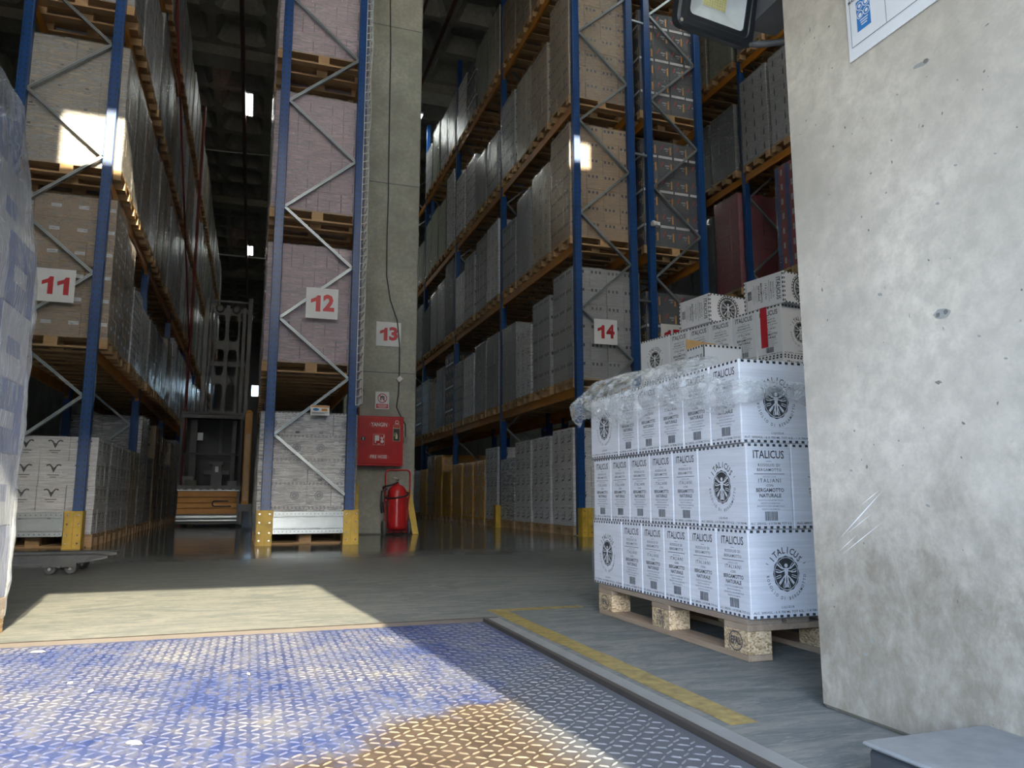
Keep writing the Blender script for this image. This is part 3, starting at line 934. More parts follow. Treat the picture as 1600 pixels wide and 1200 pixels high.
b = MB(); b.box(-0.0016, 0.105, zt2 - 0.24, -0.0008, 0.155, zt2 - 0.002); b.box(-0.0016, 0.105, zt2, 0.03, 0.155, zt2 + 0.0008)
o = b.build('red_tape', M['redtext']); o.matrix_world = B2; tag(o, 'strip of red tape stuck down the side of the rear stack', 'tape')

# ------------------------------------------------------------------ pallet loads
def prints(kind, b, o, ux, w, h, row):
    """marks printed on one carton face; slots 1.. of the load mesh"""
    uz = (0, 0, 1); r = random.random()
    if kind == 'ram':
        P = [line2([(-.075, h * .80), (-.045, h * .84), (-.018, h * .74), (0, h * .58)], 0.016), line2([(.075, h * .80), (.045, h * .84), (.018, h * .74), (0, h * .58)], 0.016),
             ([(-.028, h * .72), (0, h * .50), (.028, h * .72)], [(0, 1, 2)]), rect2(-.06, h * .40, .06, h * .43), rect2(-.035, h * .31, .035, h * .335)]
        b.flat(o, ux, uz, P, 1)
    elif kind == 'label':
        b.flat(o, ux, uz, [rect2(-.055 + .08, h * .45, .055 + .08, h * .60)], 2)
        b.flat(o, ux, uz, [text2('1.5 L x 6', 0.026, .08, h * .52, 0.0), text2('1 LT x 6', 0.03, 0.08, h * .74, 0.02), rect2(-w * .4, h * .90, -w * .05, h * .92), rect2(-w * .4, h * .12, w * .3, h * .13)], 1)
    elif kind == 'swoosh':
        P = [line2([(-.06, h * .25), (-.02, h * .34), (.03, h * .30), (.06, h * .58)], 0.018), line2([(-.05, h * .48), (0, h * .52), (.07, h * .72)], 0.010), rect2(-.05, h * .86, .03, h * .90)]
        b.flat(o, ux, uz, P, 1)
    elif kind == 'pur':
        b.flat(o, ux, uz, [text2('Purita', 0.095, 0, h * .56, 0.02), rect2(-.11, h * .90, .02, h * .96), rect2(.05, h * .90, .12, h * .96), rect2(.05, h * .1, .085, h * .32)], 1)
    elif kind == 'small':
        b.flat(o, ux, uz, [rect2(-.02, h * .60, .02, h * .70), rect2(-.045, h * .48, .045, h * .51), rect2(-.03, h * .40, .03, h * .42)], 1)
    elif kind == 'grid':
        P = [rect2(-w * .42 + k * .07, h * .70, -w * .42 + k * .07 + .035, h * .86) for k in range(int(w * .8 / .07))]
        b.flat(o, ux, uz, P, 1)
    elif kind == 'mixed':
        P = [rect2(-w * .45, h * .06, w * .45, h * .20)] if row % 2 else []
        b.flat(o, ux, uz, P, 2)
        b.flat(o, ux, uz, [line2([(-w * .3, h * .55), (-w * .15, h * .85)], 0.02)], 3)
        b.flat(o, ux, uz, [rect2(-w * .05, h * .6, w * .25, h * .68), rect2(w * .05, h * .48, w * .2, h * .54)], 4)
        b.flat(o, ux, uz, [rect2(w * .30, h * .30, w * .40, h * .78)], 5)
    elif kind == 'slot':
        b.flat(o, ux, uz, [rect2(-.07, h * .55, -.01, h * .66), rect2(.03, h * .55, .09, h * .66)], 1)
    elif kind == 'bottle':
        P = [([(-.02, h * .2), (.02, h * .2), (.02, h * .5), (.006, h * .68), (.006, h * .8), (-.006, h * .8), (-.006, h * .68), (-.02, h * .5)], [tuple(range(8))])]
        b.flat(o, ux, uz, P, 1)
    elif kind == 'block':
        b.flat(o, ux, uz, [rect2(-w * .5, h * .0, -w * .12, h * .98)], 3)
        b.flat(o, ux, uz, [rect2(w * .05, h * .35, w * .25, h * .75)], 2)
    elif kind == 'vert':
        b.flat(o, ux, uz, [rect2(-.004, h * .1, .004, h * .62)], 1)
    elif kind == 'ita':
        P = checks(w - .01, .003, .012, max(3, int(w / .045))) + checks(w - .01, h - .015, .012, max(3, int(w / .045)))
        if (row + int(abs(o[0] * 10))) % 2: P += [text2('ITALICUS', 0.045, 0, h * .86, 0.015, maxw=min(w * .8, .13)), rect2(-.05, h * .62, .05, h * .64), rect2(-.04, h * .5, .04, h * .52), rect2(-.025, h * .1, .025, h * .2)]
        else: P += [ring2(0, h * .5, .040, .052, 20), ring2(0, h * .5, 0.010, .032, 16)]
        b.flat(o, ux, uz, P, 1)
STY = {
 'pink':   (['car_pink', 'ink', 'white'], 'vert', 'mauve pink carton load'),
 'ram':    (['car_white', 'ink', 'white'], 'ram', 'white ram-print carton load'),
 'label':  (['car_brown', 'ink', 'white'], 'label', 'white-labelled brown carton load'),
 'brown':  (['car_brown', 'ink', 'white'], 'grid', 'brown carton load'),
 'beige':  (['car_beige', 'ink', 'white'], 'small', 'beige carton load'),
 'swoosh': (['car_white', 'ink', 'white'], 'swoosh', 'white sketch-print carton load'),
 'purita': (['car_white', 'ink', 'white'], 'pur', 'white word-print carton load'),
 'white':  (['car_white', 'ink', 'white'], 'small', 'white small-print carton load'),
 'grey':   (['car_grey', 'ink', 'white'], 'grid', 'pale grey carton load'),
 'plain':  (['car_grey', 'ink', 'white'], None, 'plain grey carton load'),
 'dark':   (['car_dark', 'ink', 'car_white', 'red', 'car_grey', 'orangeprint'], 'mixed', 'black and red carton load'),
 'teal':   (['car_dark', 'ink', 'car_white', 'red', 'car_grey'], 'slot', 'dark carton load'),
 'olive':  (['car_olive', 'ink', 'white'], 'vert', 'pale olive carton load'),
 'slot':   (['car_white', 'ink', 'white'], 'slot', 'white slotted-print carton load'),
 'bottle': (['car_grey', 'ink', 'white'], 'bottle', 'grey bottle-print carton load'),
 'redblue':(['car_red', 'ink', 'car_grey', 'car_blue'], 'block', 'red and navy carton load'),
 'red':    (['car_red', 'ink', 'car_grey', 'car_grey'], 'mixed2', 'dark red carton load'),
 'ital':   (['car_white', 'ink_grey', 'white'], 'ita', 'white checker-edged carton load'),
}
_lm = {}
def load_mesh(style, h, nx=4, ny=3, nz=6, W=1.18, D=0.80, seed=0, split=False):
    key = (style, h, nx, ny, nz, seed, W)
    if key in _lm and not split: return _lm[key]
    mats, pk, _ = STY[style]
    rnd = random.Random(hash((style, seed)) & 0xffff if False else sum(map(ord, style)) + seed * 13)
    st = random.getstate(); random.seed(rnd.random())
    b = MB(); singles = []
    hz = h / nz
    for k in range(nz):
        mx = nx if k % 2 == 0 or nx < 3 else nx - 1 + (nx > 3)
        for i in range(mx):
            for j in range(ny):
                if 0 < i < mx - 1 and 0 < j < ny - 1: continue
                cw, cd = W / mx, D / ny
                jx, jy = rnd.uniform(-.004, .004), rnd.uniform(-.004, .004)
                x0 = -W / 2 + i * cw + .0015 + jx; x1 = x0 + cw - .003
                y0 = -D / 2 + j * cd + .0015 + jy; y1 = y0 + cd - .003
                z0 = k * hz + .001; z1 = z0 + hz - .002
                c = MB() if split else b
                c.box(x0, y0, z0, x1, y1, z1, 0)
                e = .0012
                if pk:
                    if j == 0: prints(pk, c, ((x0 + x1) / 2, y0 - e, z0), (1, 0, 0), x1 - x0, hz, k)
                    if i == 0: prints(pk, c, (x0 - e, (y0 + y1) / 2, z0), (0, -1, 0), y1 - y0, hz, k)
                    if i == mx - 1: prints(pk, c, (x1 + e, (y0 + y1) / 2, z0), (0, 1, 0), y1 - y0, hz, k)
                if split: singles.append(c)
    random.setstate(st)
    mm = [M[m] for m in mats]
    if split:
        return [c.mesh('carton', mm) for c in singles]
    _lm[key] = b.mesh('load', mm); return _lm[key]
_wm = {}
def wrap_mesh(h, mat, seed, W=1.18, D=0.80, hi=True):
    key = (h, mat, seed, W)
    if key in _wm: return _wm[key]
    b = MB(); V, F = rounded_shell(-W / 2 - .014, -D / 2 - .014, W / 2 + .014, D / 2 + .014, -0.03, h + .008, 0.03, 14, 8, 0.012, seed * 3.1, True, 0.006)
    b.add(V, F, 0, True)
    _wm[key] = b.mesh('wrap', [M[mat]]); return _wm[key]

def load(x, y, z, style, h, mat, label, group, seed=0, split=False, nx=4, ny=3, nz=6, pallet=True, rz=0.0, W=1.18, plabel=None):
    """a wrapped load standing on its pallet; z = shelf height"""
    zb = z + (0.1445 if pallet else 0)
    if pallet:
        p = put('wooden_pallet', PALLET, None, (x, y, z)); p.rotation_euler = (0, 0, rz)
        tag(p, plabel or ('wooden pallet under the ' + label), 'pallet', 'wooden pallets under the racked loads')
    if split:
        o = empty('wrapped_load', (x, y, zb), rz)
        for me in load_mesh(style, h, nx, ny, nz, W, seed=seed, split=True): put('carton', me, o)
    else:
        o = put('wrapped_load', load_mesh(style, h, nx, ny, nz, W, seed=seed), None, (x, y, zb)); o.rotation_euler = (0, 0, rz)
    if mat: put('stretch_wrap', wrap_mesh(h, mat, seed % 3, W), o)
    tag(o, label, 'pallet load', group)
    return o

# ------------------------------------------------------------------ racks
PW, PD = 0.115, 0.10      # post section
_post = {}
def post_mesh(h):
    if h in _post: return _post[h]
    b = MB()
    b.box(-PW / 2, -PD / 2, 0.01, PW / 2, PD / 2, h, 0, bev=0.006)
    b.box(-PW / 2 - .03, -PD / 2 - .03, 0, PW / 2 + .03, PD / 2 + .03, 0.01, 0)
    _post[h] = b.mesh('post', [M['blue']]); return _post[h]
def rack(name, label, x0, x1, ys, levels, H, zz0, zpitch, zflip, nbays_vis=None):
    root = empty(name, ((x0 + x1) / 2, ys[0], 0)); tag(root, label, 'pallet rack')
    ox, oy = (x0 + x1) / 2, ys[0]
    hw = (x1 - x0) / 2
    for i, y in enumerate(ys):
        for s_ in (-1, 1):
            put('upright_post', post_mesh(H), root, (s_ * (hw - PW / 2), y - oy, 0))
    # zigzag bracing
    def zig(y, full):
        P = []; z = zz0; s_ = zflip
        while z < H - 0.1:
            z2 = z + zpitch
            P.append(((s_ * (hw - PW), y - oy, z), (-s_ * (hw - PW), y - oy, min(z2, H - .05))))
            z = z2; s_ = -s_
        return P
    key = zig(0 + oy, True)
    bm = []
    for p, q in key:
        b = MB(); d = Vector(q) - Vector(p)
        b.bar(p, q, 0.034, 0.052, 0, up=(0, 1, 0)); 
        b.bar(Vector(p) + Vector((0, -.0185, 0)), Vector(q) + Vector((0, -.0185, 0)), 0.004, 0.020, 1, up=(0, 1, 0))
        for e in (p, q):
            b.lathe([(0.014, -0.03), (0.014, 0.03)], 8, e, 0, 'y')
        bm.append(b.mesh('brace', [M['galv'], M['dark2']]))
    for i, y in enumerate(ys):
        if i == 0:
            for me in bm: put('diagonal_brace', me, root, (0, 0.0, 0))
        else:
            b = MB()
            for me in key: b.bar((me[0][0], 0, me[0][2]), (me[1][0], 0, me[1][2]), 0.034, 0.052, 0, up=(0, 1, 0))
            if i == 1: globals().setdefault('_zz', {})[name + label] = b.mesh('bracing', [M['galv']])
            put('diagonal_bracing', globals()['_zz'][name + label], root, (0, y - oy, 0))
    for i in range(len(ys) - 1):
        Lb = ys[i + 1] - ys[i] - PD - 0.004
        for z in levels[1:]:
            for s_ in (-1, 1):
                kk = ('beam', round(Lb, 3), s_)
                if kk not in _post:
                    b = MB()
                    b.box(-0.022, -Lb / 2 + .002, -0.150, 0.022, Lb / 2 - .002, -0.0005, 0, bev=0.006)
                    b.box(0.022 * s_, -Lb / 2 + .002, -0.105, 0.0245 * s_, Lb / 2 - .002, -0.045, 0)
                    for e in (-1, 1):
                        b.box(-0.026, e * Lb / 2 - .012 * (e > 0), -0.19, 0.030, e * Lb / 2 + .012 * (e < 0), 0.02, 1)
                    _post[kk] = b.mesh('beam', [M['orange'], M['orange']])
                put('load_beam', _post[kk], root, (s_ * (hw - 0.045), (ys[i] + ys[i + 1]) / 2 - oy, z))
    return root
def frames(y0, n, p): return [y0 + i * p for i in range(n)]

SH = ['on the floor', 'on the first shelf', 'on the second shelf', 'on the third shelf', 'on the top shelf']
def fill(rackname, cx, ys, levels, heights, styles, group, wrapf, first_split=(), jitter=0.02, skip=(), nzf=None, per=4, maxi=None, rotate=False):
    for li, z in enumerate(levels):
        n = 0
        for bi in range(len(ys) - 1):
            Lb = ys[bi + 1] - ys[bi]; pitch = (Lb - 0.10) / per
            for k in range(per):
                idx = n; n += 1
                if (li, idx) in skip or (maxi and idx >= maxi[li]): continue
                rnd = random.Random(li * 131 + idx * 17 + int(cx * 10))
                y = ys[bi] + 0.05 + pitch * (k + 0.5) + (0.0 if idx else 0.0) + rnd.uniform(-.012, .012)
                if idx == 0: y = ys[0] + 0.05 + 0.42
                st, h = styles(li, idx, rnd)
                hh = h if h else heights[li] * rnd.choice((0.86, 0.93, 1.0, 1.0))
                hh = round(hh, 2)
                nz = max(3, int(round(hh / 0.29)))
                name = STY[st][2]
                lab = f'{name} {SH[li]} of the {rackname}, {ORDN[idx]} back'
                plab = f'wooden pallet {SH[li]} of the {rackname}, {ORDN[idx]} back'
                load(cx + rnd.uniform(-jitter, jitter), y, z, st, hh, wrapf(li, idx, rnd), lab, group, seed=rnd.randrange(3), nz=nz,
                     split=((li, idx) in first_split), plabel=plab)

# left rack (11)
LY = frames(9.90, 8, 3.72)
LL = [0, 2.32, 4.45, 6.68, 9.02]
rack('pallet_rack', 'long blue and orange pallet rack on the left, beside the number 11 sign', -2.90, -1.80, LY, LL, 10.3, 1.0, 0.74, -1)
def left_style(li, i, r):
    if (li, i) == (0, 0): return 'ram', 1.12
    if li == 0: return (['ram', 'ram', 'ram', 'beige', 'white', 'grey', 'brown', 'brown'] + [''] * 30)[i] or r.choice(['white', 'grey', 'brown', 'beige']), (1.12 if i < 3 else (1.12, 1.75, 1.62)[r.randrange(3)] if i < 12 else None)
    if (li, i) == (1, 0): return 'label', 1.72
    if (li, i) == (1, 1): return 'label', 1.60
    if (li, i) == (1, 2): return 'purita', 1.12
    if li == 1: return r.choice(['white', 'grey', 'beige', 'white', 'slot']), (1.05 if i < 7 else None)
    if (li, i) == (2, 0): return 'beige', 1.62
    if li == 2 and i < 4: return ['', 'beige', 'brown', 'white'][i], 1.66
    if (li, i) == (3, 0): return 'grey', 1.55
    return r.choice(['white', 'grey', 'beige', 'white', 'plain', 'brown', 'olive']), None
def left_wrap(li, i, r): return 'wrap_heavy' if (li == 2 and i < 3) else r.choice(['wrap', 'wrap', 'wrap_heavy', 'wrap_diag'])
fill('left rack', -2.33, LY, LL, [1.5, 1.5, 1.75, 1.7, 1.5], left_style, 'pallet loads in the left rack', left_wrap, first_split=((0, 0), (1, 0), (2, 0)), maxi=[18, 24, 24, 28, 28])

# middle rack (12)
MY = frames(9.75, 3, 3.72)
ML = [0, 2.135, 4.155, 6.375, 8.60]
rack('pallet_rack', 'tall blue end of the pallet rack in the middle, beside the number 12 sign', 0.115, 1.225, MY, ML, 12.0, 0.60, 0.735, 1)
def mid_style(li, i, r):
    if li == 0: return ('ital', 1.48) if i == 0 else (r.choice(['white', 'grey', 'ital']), None)
    if i < 3: return 'pink', [0, 1.53, 1.60, 1.70, 1.75][li]
    return r.choice(['pink', 'brown', 'beige', 'white']), None
fill('middle rack', 0.65, MY, ML, [1.48, 1.6, 1.6, 1.65, 1.7], mid_style, 'pallet loads in the middle rack', lambda li, i, r: 'wrap_shine', first_split=((0, 0), (1, 0), (2, 0), (3, 0)), jitter=0.012)

# right rack (14) and the one back to back with it
RY = frames(10.50, 5, 3.72)
RL = [0, 2.25, 4.55, 6.93, 9.55]
rack('pallet_rack', 'long blue and orange pallet rack right of the column, beside the number 14 sign', 4.62, 5.72, RY, RL, 12.0, 1.15, 0.78, 1)
def right_style(li, i, r):
    if li == 0:
        if i < 5: return 'swoosh', [1.48, 1.42, 1.42, 1.15, 1.42][i]
        return r.choice(['brown', 'swoosh', 'beige']), [1.2, 1.2, 1.2, 1.1, 1.5, 1.55][(i - 5) % 6]
    if li == 1: return (['grey', 'grey', 'white', 'plain', 'plain', 'plain', 'white', 'grey'] + [''] * 30)[i] or r.choice(['dark', 'teal', 'grey', 'brown']), [1.78, 1.55, 1.25, 1.5, 1.5, 1.5, 1.4, 1.4][i % 8]
    if li == 2: return (['brown', 'beige', 'plain', 'grey', 'white', 'grey', 'grey', 'white'] + [''] * 30)[i] or r.choice(['grey', 'plain', 'teal']), [1.90, 1.62, 1.55, 1.3, 1.62, 1.62, 1.5, 1.3][i % 8]
    if li == 3: return (['brown', 'brown', 'beige', 'grey', 'grey', 'plain', 'slot', 'slot', 'white', 'olive', 'olive', 'olive'] + [''] * 30)[i] or r.choice(['olive', 'grey']), [1.95, 1.5, 1.6, 1.6, 1.2, 1.2, 1.5, 1.5][i % 8]
    return (['dark', 'brown', 'brown', 'brown', 'beige', 'olive', 'dark', 'slot'] + [''] * 30)[i] or r.choice(['olive', 'grey', 'white']), [1.5, 1.5, 1.55, 1.3, 1.5, 1.5, 1.3, 1.45][i % 8]
def right_wrap(li, i, r):
    if li == 0: return 'wrap_amber_glow' if i in (5, 6, 7, 8, 9, 11) else ('wrap' if i != 3 else 'wrap_heavy')
    return r.choice(['wrap', 'wrap_diag', 'wrap'])
fill('right rack', 5.20, RY, RL, [1.4, 1.5, 1.6, 1.6, 1.5], right_style, 'pallet loads in the right rack', right_wrap, first_split=((1, 0), (2, 0), (3, 0)), maxi=[14, 15, 15, 14, 12])
BY = frames(10.55, 3, 3.72)
rack('pallet_rack', 'dark blue pallet rack behind the right rack, beside the half-hidden sign', 5.97, 7.07, BY, RL, 12.0, 1.0, 0.78, -1)
fill('rear right rack', 6.52, BY, RL, [1.5, 1.55, 1.85, 1.85, 1.6], lambda li, i, r: ('dark', [1.5, 1.5, 1.85, 1.85, 1.6][li]) if i < 2 else ('teal', None),
     'pallet loads in the rack behind the right rack', lambda li, i, r: 'wrap', maxi=[2, 2, 2, 2, 2], first_split=((2, 0), (3, 0)))
b = MB()
for z in (1.0, 3.7, 6.2, 8.6): b.bar((5.70, 10.5, z), (5.99, 10.53, z), 0.04, 0.03)
tag(b.build('rack_spacer', M['galv']), 'short galvanised spacer bars joining the two blue racks', 'spacer')

# far right rack across the next aisle
FY = frames(8.3, 4, 3.72)
FL = [0, 2.25, 4.5, 6.92, 9.3]
rack('pallet_rack', 'blue and orange pallet rack across the next aisle, seen past the pier', 8.98, 10.08, FY, FL, 12.0, 1.0, 0.78, 1)
def far_style(li, i, r):
    if li == 3: return ['bottle', 'bottle', 'bottle', 'bottle', 'teal', 'teal', 'grey', 'grey', 'grey', 'grey', 'grey', 'grey'][i], [1.7, 1.7, 1.75, 1.75, 1.4, 1.4, 1.4, 1.4][i % 8]
    if li == 4: return r.choice(['olive', 'beige', 'grey']), 1.75
    if li == 2: return ['redblue', 'redblue', 'redblue', 'red', 'red', 'teal', 'teal', 'teal', 'dark', 'dark', 'dark', 'dark'][i], [1.95, 1.95, 1.95, 1.95, 1.95, 1.75, 1.85, 1.85][i % 8]
    return 'grey', None
fill('far right rack', 9.5, FY, FL, [1.4] * 5, far_style, 'pallet loads across the next aisle', lambda li, i, r: 'wrap' if li != 3 else 'wrap_diag', maxi=[0, 0, 10, 10, 10], skip=((2, 3),))

# ------------------------------------------------------------------ end guards, barriers
def guard(x, y, label, w=0.15):
    b = MB()
    b.box(x - w / 2, y - .10, 0.0, x + w / 2, y + .12, 0.012)
    b.box(x - w / 2, y - .095, 0.01, x - .005, y - .088, 0.415, bev=0.002); b.box(x + .005, y - .095, 0.01, x + w / 2, y - .088, 0.415, bev=0.002)
    b.box(x - w / 2, y - .095, 0.01, x - w / 2 + .007, y + .06, 0.415); b.box(x + w / 2 - .007, y - .095, 0.01, x + w / 2, y + .06, 0.415)
    b.box(x - .006, y - .108, 0.01, x + .006, y - .088, 0.415)
    root = b.build('column_guard', M['yellow']); tag(root, label, 'column guard')
    b = MB()
    for s_ in (-1, 1):
        for z in (0.06, .15, .27, 0.37): b.lathe([(0.010, -.103), (0.010, -.09)], 8, (x + s_ * w * .3, y, z), 0, 'y')
    b.build('bolts', M['chrome'], root)
    return root
guard(0.165, 9.62, 'yellow steel foot guard at the left post of the middle rack', 0.19)
guard(1.175, 9.62, 'yellow steel foot guard at the right post of the middle rack', 0.19)
guard(-1.86, 9.75, 'yellow steel foot guard at the aisle post of the left rack', 0.19)
guard(4.68, 10.34, 'yellow steel foot guard at the near aisle post of the right rack', 0.19)
def side_guard(x, y, label):
    b = MB(); b.box(x - .10, y - .06, 0, x - .09, y + .07, 0.42); b.box(x - .10, y - .06, 0, x + .06, y - .05, .42); b.box(x - .10, y + .06, 0, x + .06, y + .07, .42); b.box(x - .12, y - .1, 0, x + .07, y + .1, 0.01)
    tag(b.build('column_guard', M['yellow']), label, 'column guard')
side_guard(4.60, 14.22, 'yellow foot guard at the second post back of the right rack')
def end_barrier(x0, x1, y, label):
    root = empty('rack_end_barrier', ((x0 + x1) / 2, y, 0)); tag(root, label, 'barrier')
    w = (x1 - x0) / 2
    b = MB()
    for z0, z1 in ((0.345, 0.400), (0.135, 0.190)): b.box(-w, -.012, z0, w, .004, z1, bev=0.002)
    b.box(-w, 0.004, 0.205, w, 0.010, 0.33)
    for z in (0.195, 0.335): b.box(-w, -.014, z, w, .012, z + .008)
    b.build('rail', M['galv'], root)
    b = MB(); n = 18
    for i in range(n):
        for z in (0.372, 0.162): b.flat((-w + (i + .5) * 2 * w / n, -.0135, z), (1, 0, 0), (0, 0, 1), [disc2(0, 0, .006, 8)])
    b.build('bolt_holes', M['black'], root)
end_barrier(0.26, 1.08, 9.53, 'galvanised end barrier between the yellow guards of the middle rack')
end_barrier(-2.84, -1.955, 9.66, 'galvanised end barrier at the foot of the left rack')

# ------------------------------------------------------------------ numbered signs
def sign(num, x0, x1, y, z0, z1, label):
    b = MB(); b.box(x0, y - .004, z0, x1, y, z1)
    o = b.build('number_sign', M['white']); tag(o, label, 'sign')
    b = MB(); cx, cz = (x0 + x1) / 2, (z0 + z1) / 2
    G = []
    for k, ch in enumerate(num):
        gx = -.082 + .164 * k
        if ch == '1': G.append(([(gx + .005, -.105), (gx + .062, -.105), (gx + .062, .108), (gx + .022, .108), (gx + .005, .080), (gx - .058, .052), (gx - .058, .004), (gx + .005, .030)], [(0, 1, 2, 3, 4, 7), (4, 5, 6, 7)]))
        else: G.append(text2(ch, 0.285, gx, .003, 0.045, maxw=.142))
    b.flat((cx, y - .005, cz - .005), (1, 0, 0), (0, 0, 1), G)
    tag(b.build('numerals', M['redtext'], o), 'red ' + num)
sign('11', -2.50, -2.09, 9.872, 2.83, 3.23, 'square white sign with red number 11 on the left rack')
sign('12', 0.545, 0.945, 9.722, 2.83, 3.23, 'square white sign with red number 12 on the middle rack')
sign('13', 1.785, 2.185, 11.995, 2.985, 3.385, 'square white sign with red number 13 on the concrete column')
sign('14', 4.93, 5.33, 10.472, 2.93, 3.33, 'square white sign with red number 14 on the right rack')
sign('15', 6.14, 6.54, 10.522, 2.95, 3.35, 'square white sign with red number mostly hidden behind the rear carton stack')
b = MB(); b.box(0.655, 9.717, 1.585, 0.885, 9.722, 1.712); o = b.build('small_notice', M['white']); tag(o, 'small orange-banded notice on the brace of the middle rack', 'notice')
b = MB()
b.flat((0.77, 9.7165, 1.65), (1, 0, 0), (0, 0, 1), [rect2(-.11, .036, .11, .058)]); b.flat((0.77, 9.7165, 1.65), (1, 0, 0), (0, 0, 1), [rect2(.02, -.01, .09, .022)])
b.flat((0.77, 9.7165, 1.65), (1, 0, 0), (0, 0, 1), [disc2(-.05, .01, .038, 20, .018)], 1)
b.flat((0.77, 9.7165, 1.65), (1, 0, 0), (0, 0, 1), [rect2(-.1, -.032, .1, -.026), rect2(-.1, -.046, .06, -.04)], 2)
b.build('print', [M['orangeprint'], M['blueprint'], M['ink']], o)

# safety net down the right side of the middle rack
def net():
    b = MB(); x = 1.285; y0, y1, z0, z1 = 9.70, 11.2, 1.75, 11.5; s_ = 0.11; r = 0.0048
    n = int((z1 - z0) / s_); m = int((y1 - y0) / s_)
    def P(i, j): 
        z = z0 + i * s_; y = y0 + j * s_
        return (x + 0.02 * noise.noise(Vector((y * 3, z * 2, 0))) , y + .025 * noise.noise(Vector((y, z * 2.2, 5))), z - 0.02 * sin(pi * (j % 2)) + .02 * noise.noise(Vector((y * 5, z * 5, 9))))
    for i in range(n + 1):
        for j in range(m + 1):
            if j < m: b.bar(P(i, j), P(i, j + 1), r * 2, r * 2)
            if i < n: b.bar(P(i, j), P(i + 1, j), r * 2, r * 2)
    # skirt returned across the frame edge
    for i in range(n):
        q = P(i, 0); b.bar(q, (1.205, 9.69, q[2] - .03), r * 2, r * 2); q2 = P(i + 1, 0)
        b.bar((1.205, 9.69, q[2] - .03), (1.205, 9.69, q2[2] - .03), r * 2, r * 2)
    o = b.build('safety_net', M['net']); tag(o, 'white nylon safety net hanging down the right side of the middle rack', 'net')
net()

# ------------------------------------------------------------------ things on the concrete column
YC = 12.0
def hose_cabinet():
    x0, x1, z0, z1 = 1.50, 2.225, 1.055, 1.825; y = YC - 0.20
    root = empty('fire_hose_cabinet', ((x0 + x1) / 2, YC, z0)); tag(root, 'red fire hose cabinet with white lettering on the concrete column', 'fire hose cabinet')
    ox, oy, oz = root.location
    def at(b): b.v = [(p[0] - ox, p[1] - oy, p[2] - oz) for p in b.v]; return b
    b = MB(); b.box(x0, y + .012, z0, x1, YC - .001, z1); b.box(x0, y + .004, z0, x1, y + .012, z0 + .02); b.box(x0, y + .004, z1 - .02, x1, y + .012, z1)
    at(b).build('cabinet_body', M['red'], root)
    b = MB(); b.box(x0 + .022, y - .004, z0 + .03, x1 - .03, y + .011, z1 - .024, bev=0.003)
    door = at(b).build('cabinet_door', M['red'], root)
    c = (x0 + x1) / 2; e = y - .0052
    b = MB()
    b.flat((c - .02, e, z1 - .135), (1, 0, 0), (0, 0, 1), [text2('YANGIN', 0.085, 0, 0, 0.02, maxw=.25), ring2(0, 0, .151, .153, 40, .3)])
    b.flat((c - .02, e, z0 + .135), (1, 0, 0), (0, 0, 1), [text2('FIRE HOSE', 0.075, 0, 0, 0.02, maxw=.26), ring2(0, 0, .156, .158, 40, .25)])
    P = [rect2(-.09, .082, .09, .085), rect2(-.09, -.085, .09, -.082), rect2(-.09, -.085, -.087, .085), rect2(.087, -.085, .09, .085),
         rect2(-.065, -.02, 0.005, .065), rect2(-.06, -.055, -.045, -.02), rect2(.02, .015, .06, .03), rect2(.033, 0, .047, .045), disc2(.05, -.03, .026, 14), line2([(.05, .0), (.08, .05), (.07, .07)], .012), rect2(-.02, -.075, .02, -.065)]
    b.flat((c - .02, e, (z0 + z1) / 2 + .02), (1, 0, 0), (0, 0, 1), P)
    b.flat((x1 - .105, e, z1 - .085), (1, 0, 0), (0, 0, 1), [ring2(0, .0, .02, .028, 16), rect2(-.04, -.035, .04, -.028)])
    at(b).build('lettering', M['white'], door)
    b = MB(); b.box(x1 - .165, y - .0055, z1 - .385, x1 - .055, y - .004, z1 - .185, 0); b.box(x1 - .160, y - .0062, z1 - .38, x1 - .06, y - .0055, z1 - .19, 1)
    b.box(x1 - .165, y - .0055, z1 - .178, x1 - .055, y - .004, z1 - .14, 0); b.box(x1 - .16, y - .0062, z1 - .174, x1 - .06, y - .0055, z1 - .144, 2)
    b.flat((x1 - .11, e - .002, z1 - .29), (1, 0, 0), (0, 0, 1), [([(-.016, -.06), (.018, -.06), (.018, .0), (.006, .02), (.006, .03), (-.006, .03), (-.006, .02), (-.016, 0)], [tuple(range(8))]), line2([(0, .032), (-.03, .03), (-.034, -.02)], .006)], 0)
    at(b).build('sticker', [simple('pale yellow sticker', (0.62, 0.62, 0.40), 0.5), M['black'], M['red']], door)
    b = MB(); b.lathe([(0.034, -.012), (0.034, 0), (.03, .004)], 20, (x0 + .098, y - .004, (z0 + z1) / 2 + .03), 0, 'y'); b.box(x0 + .09, y - .022, (z0 + z1) / 2 + .005, x0 + .106, y - .014, (z0 + z1) / 2 + .05, 1)
    at(b).build('lock', [M['black'], M['chrome']], door)
hose_cabinet()

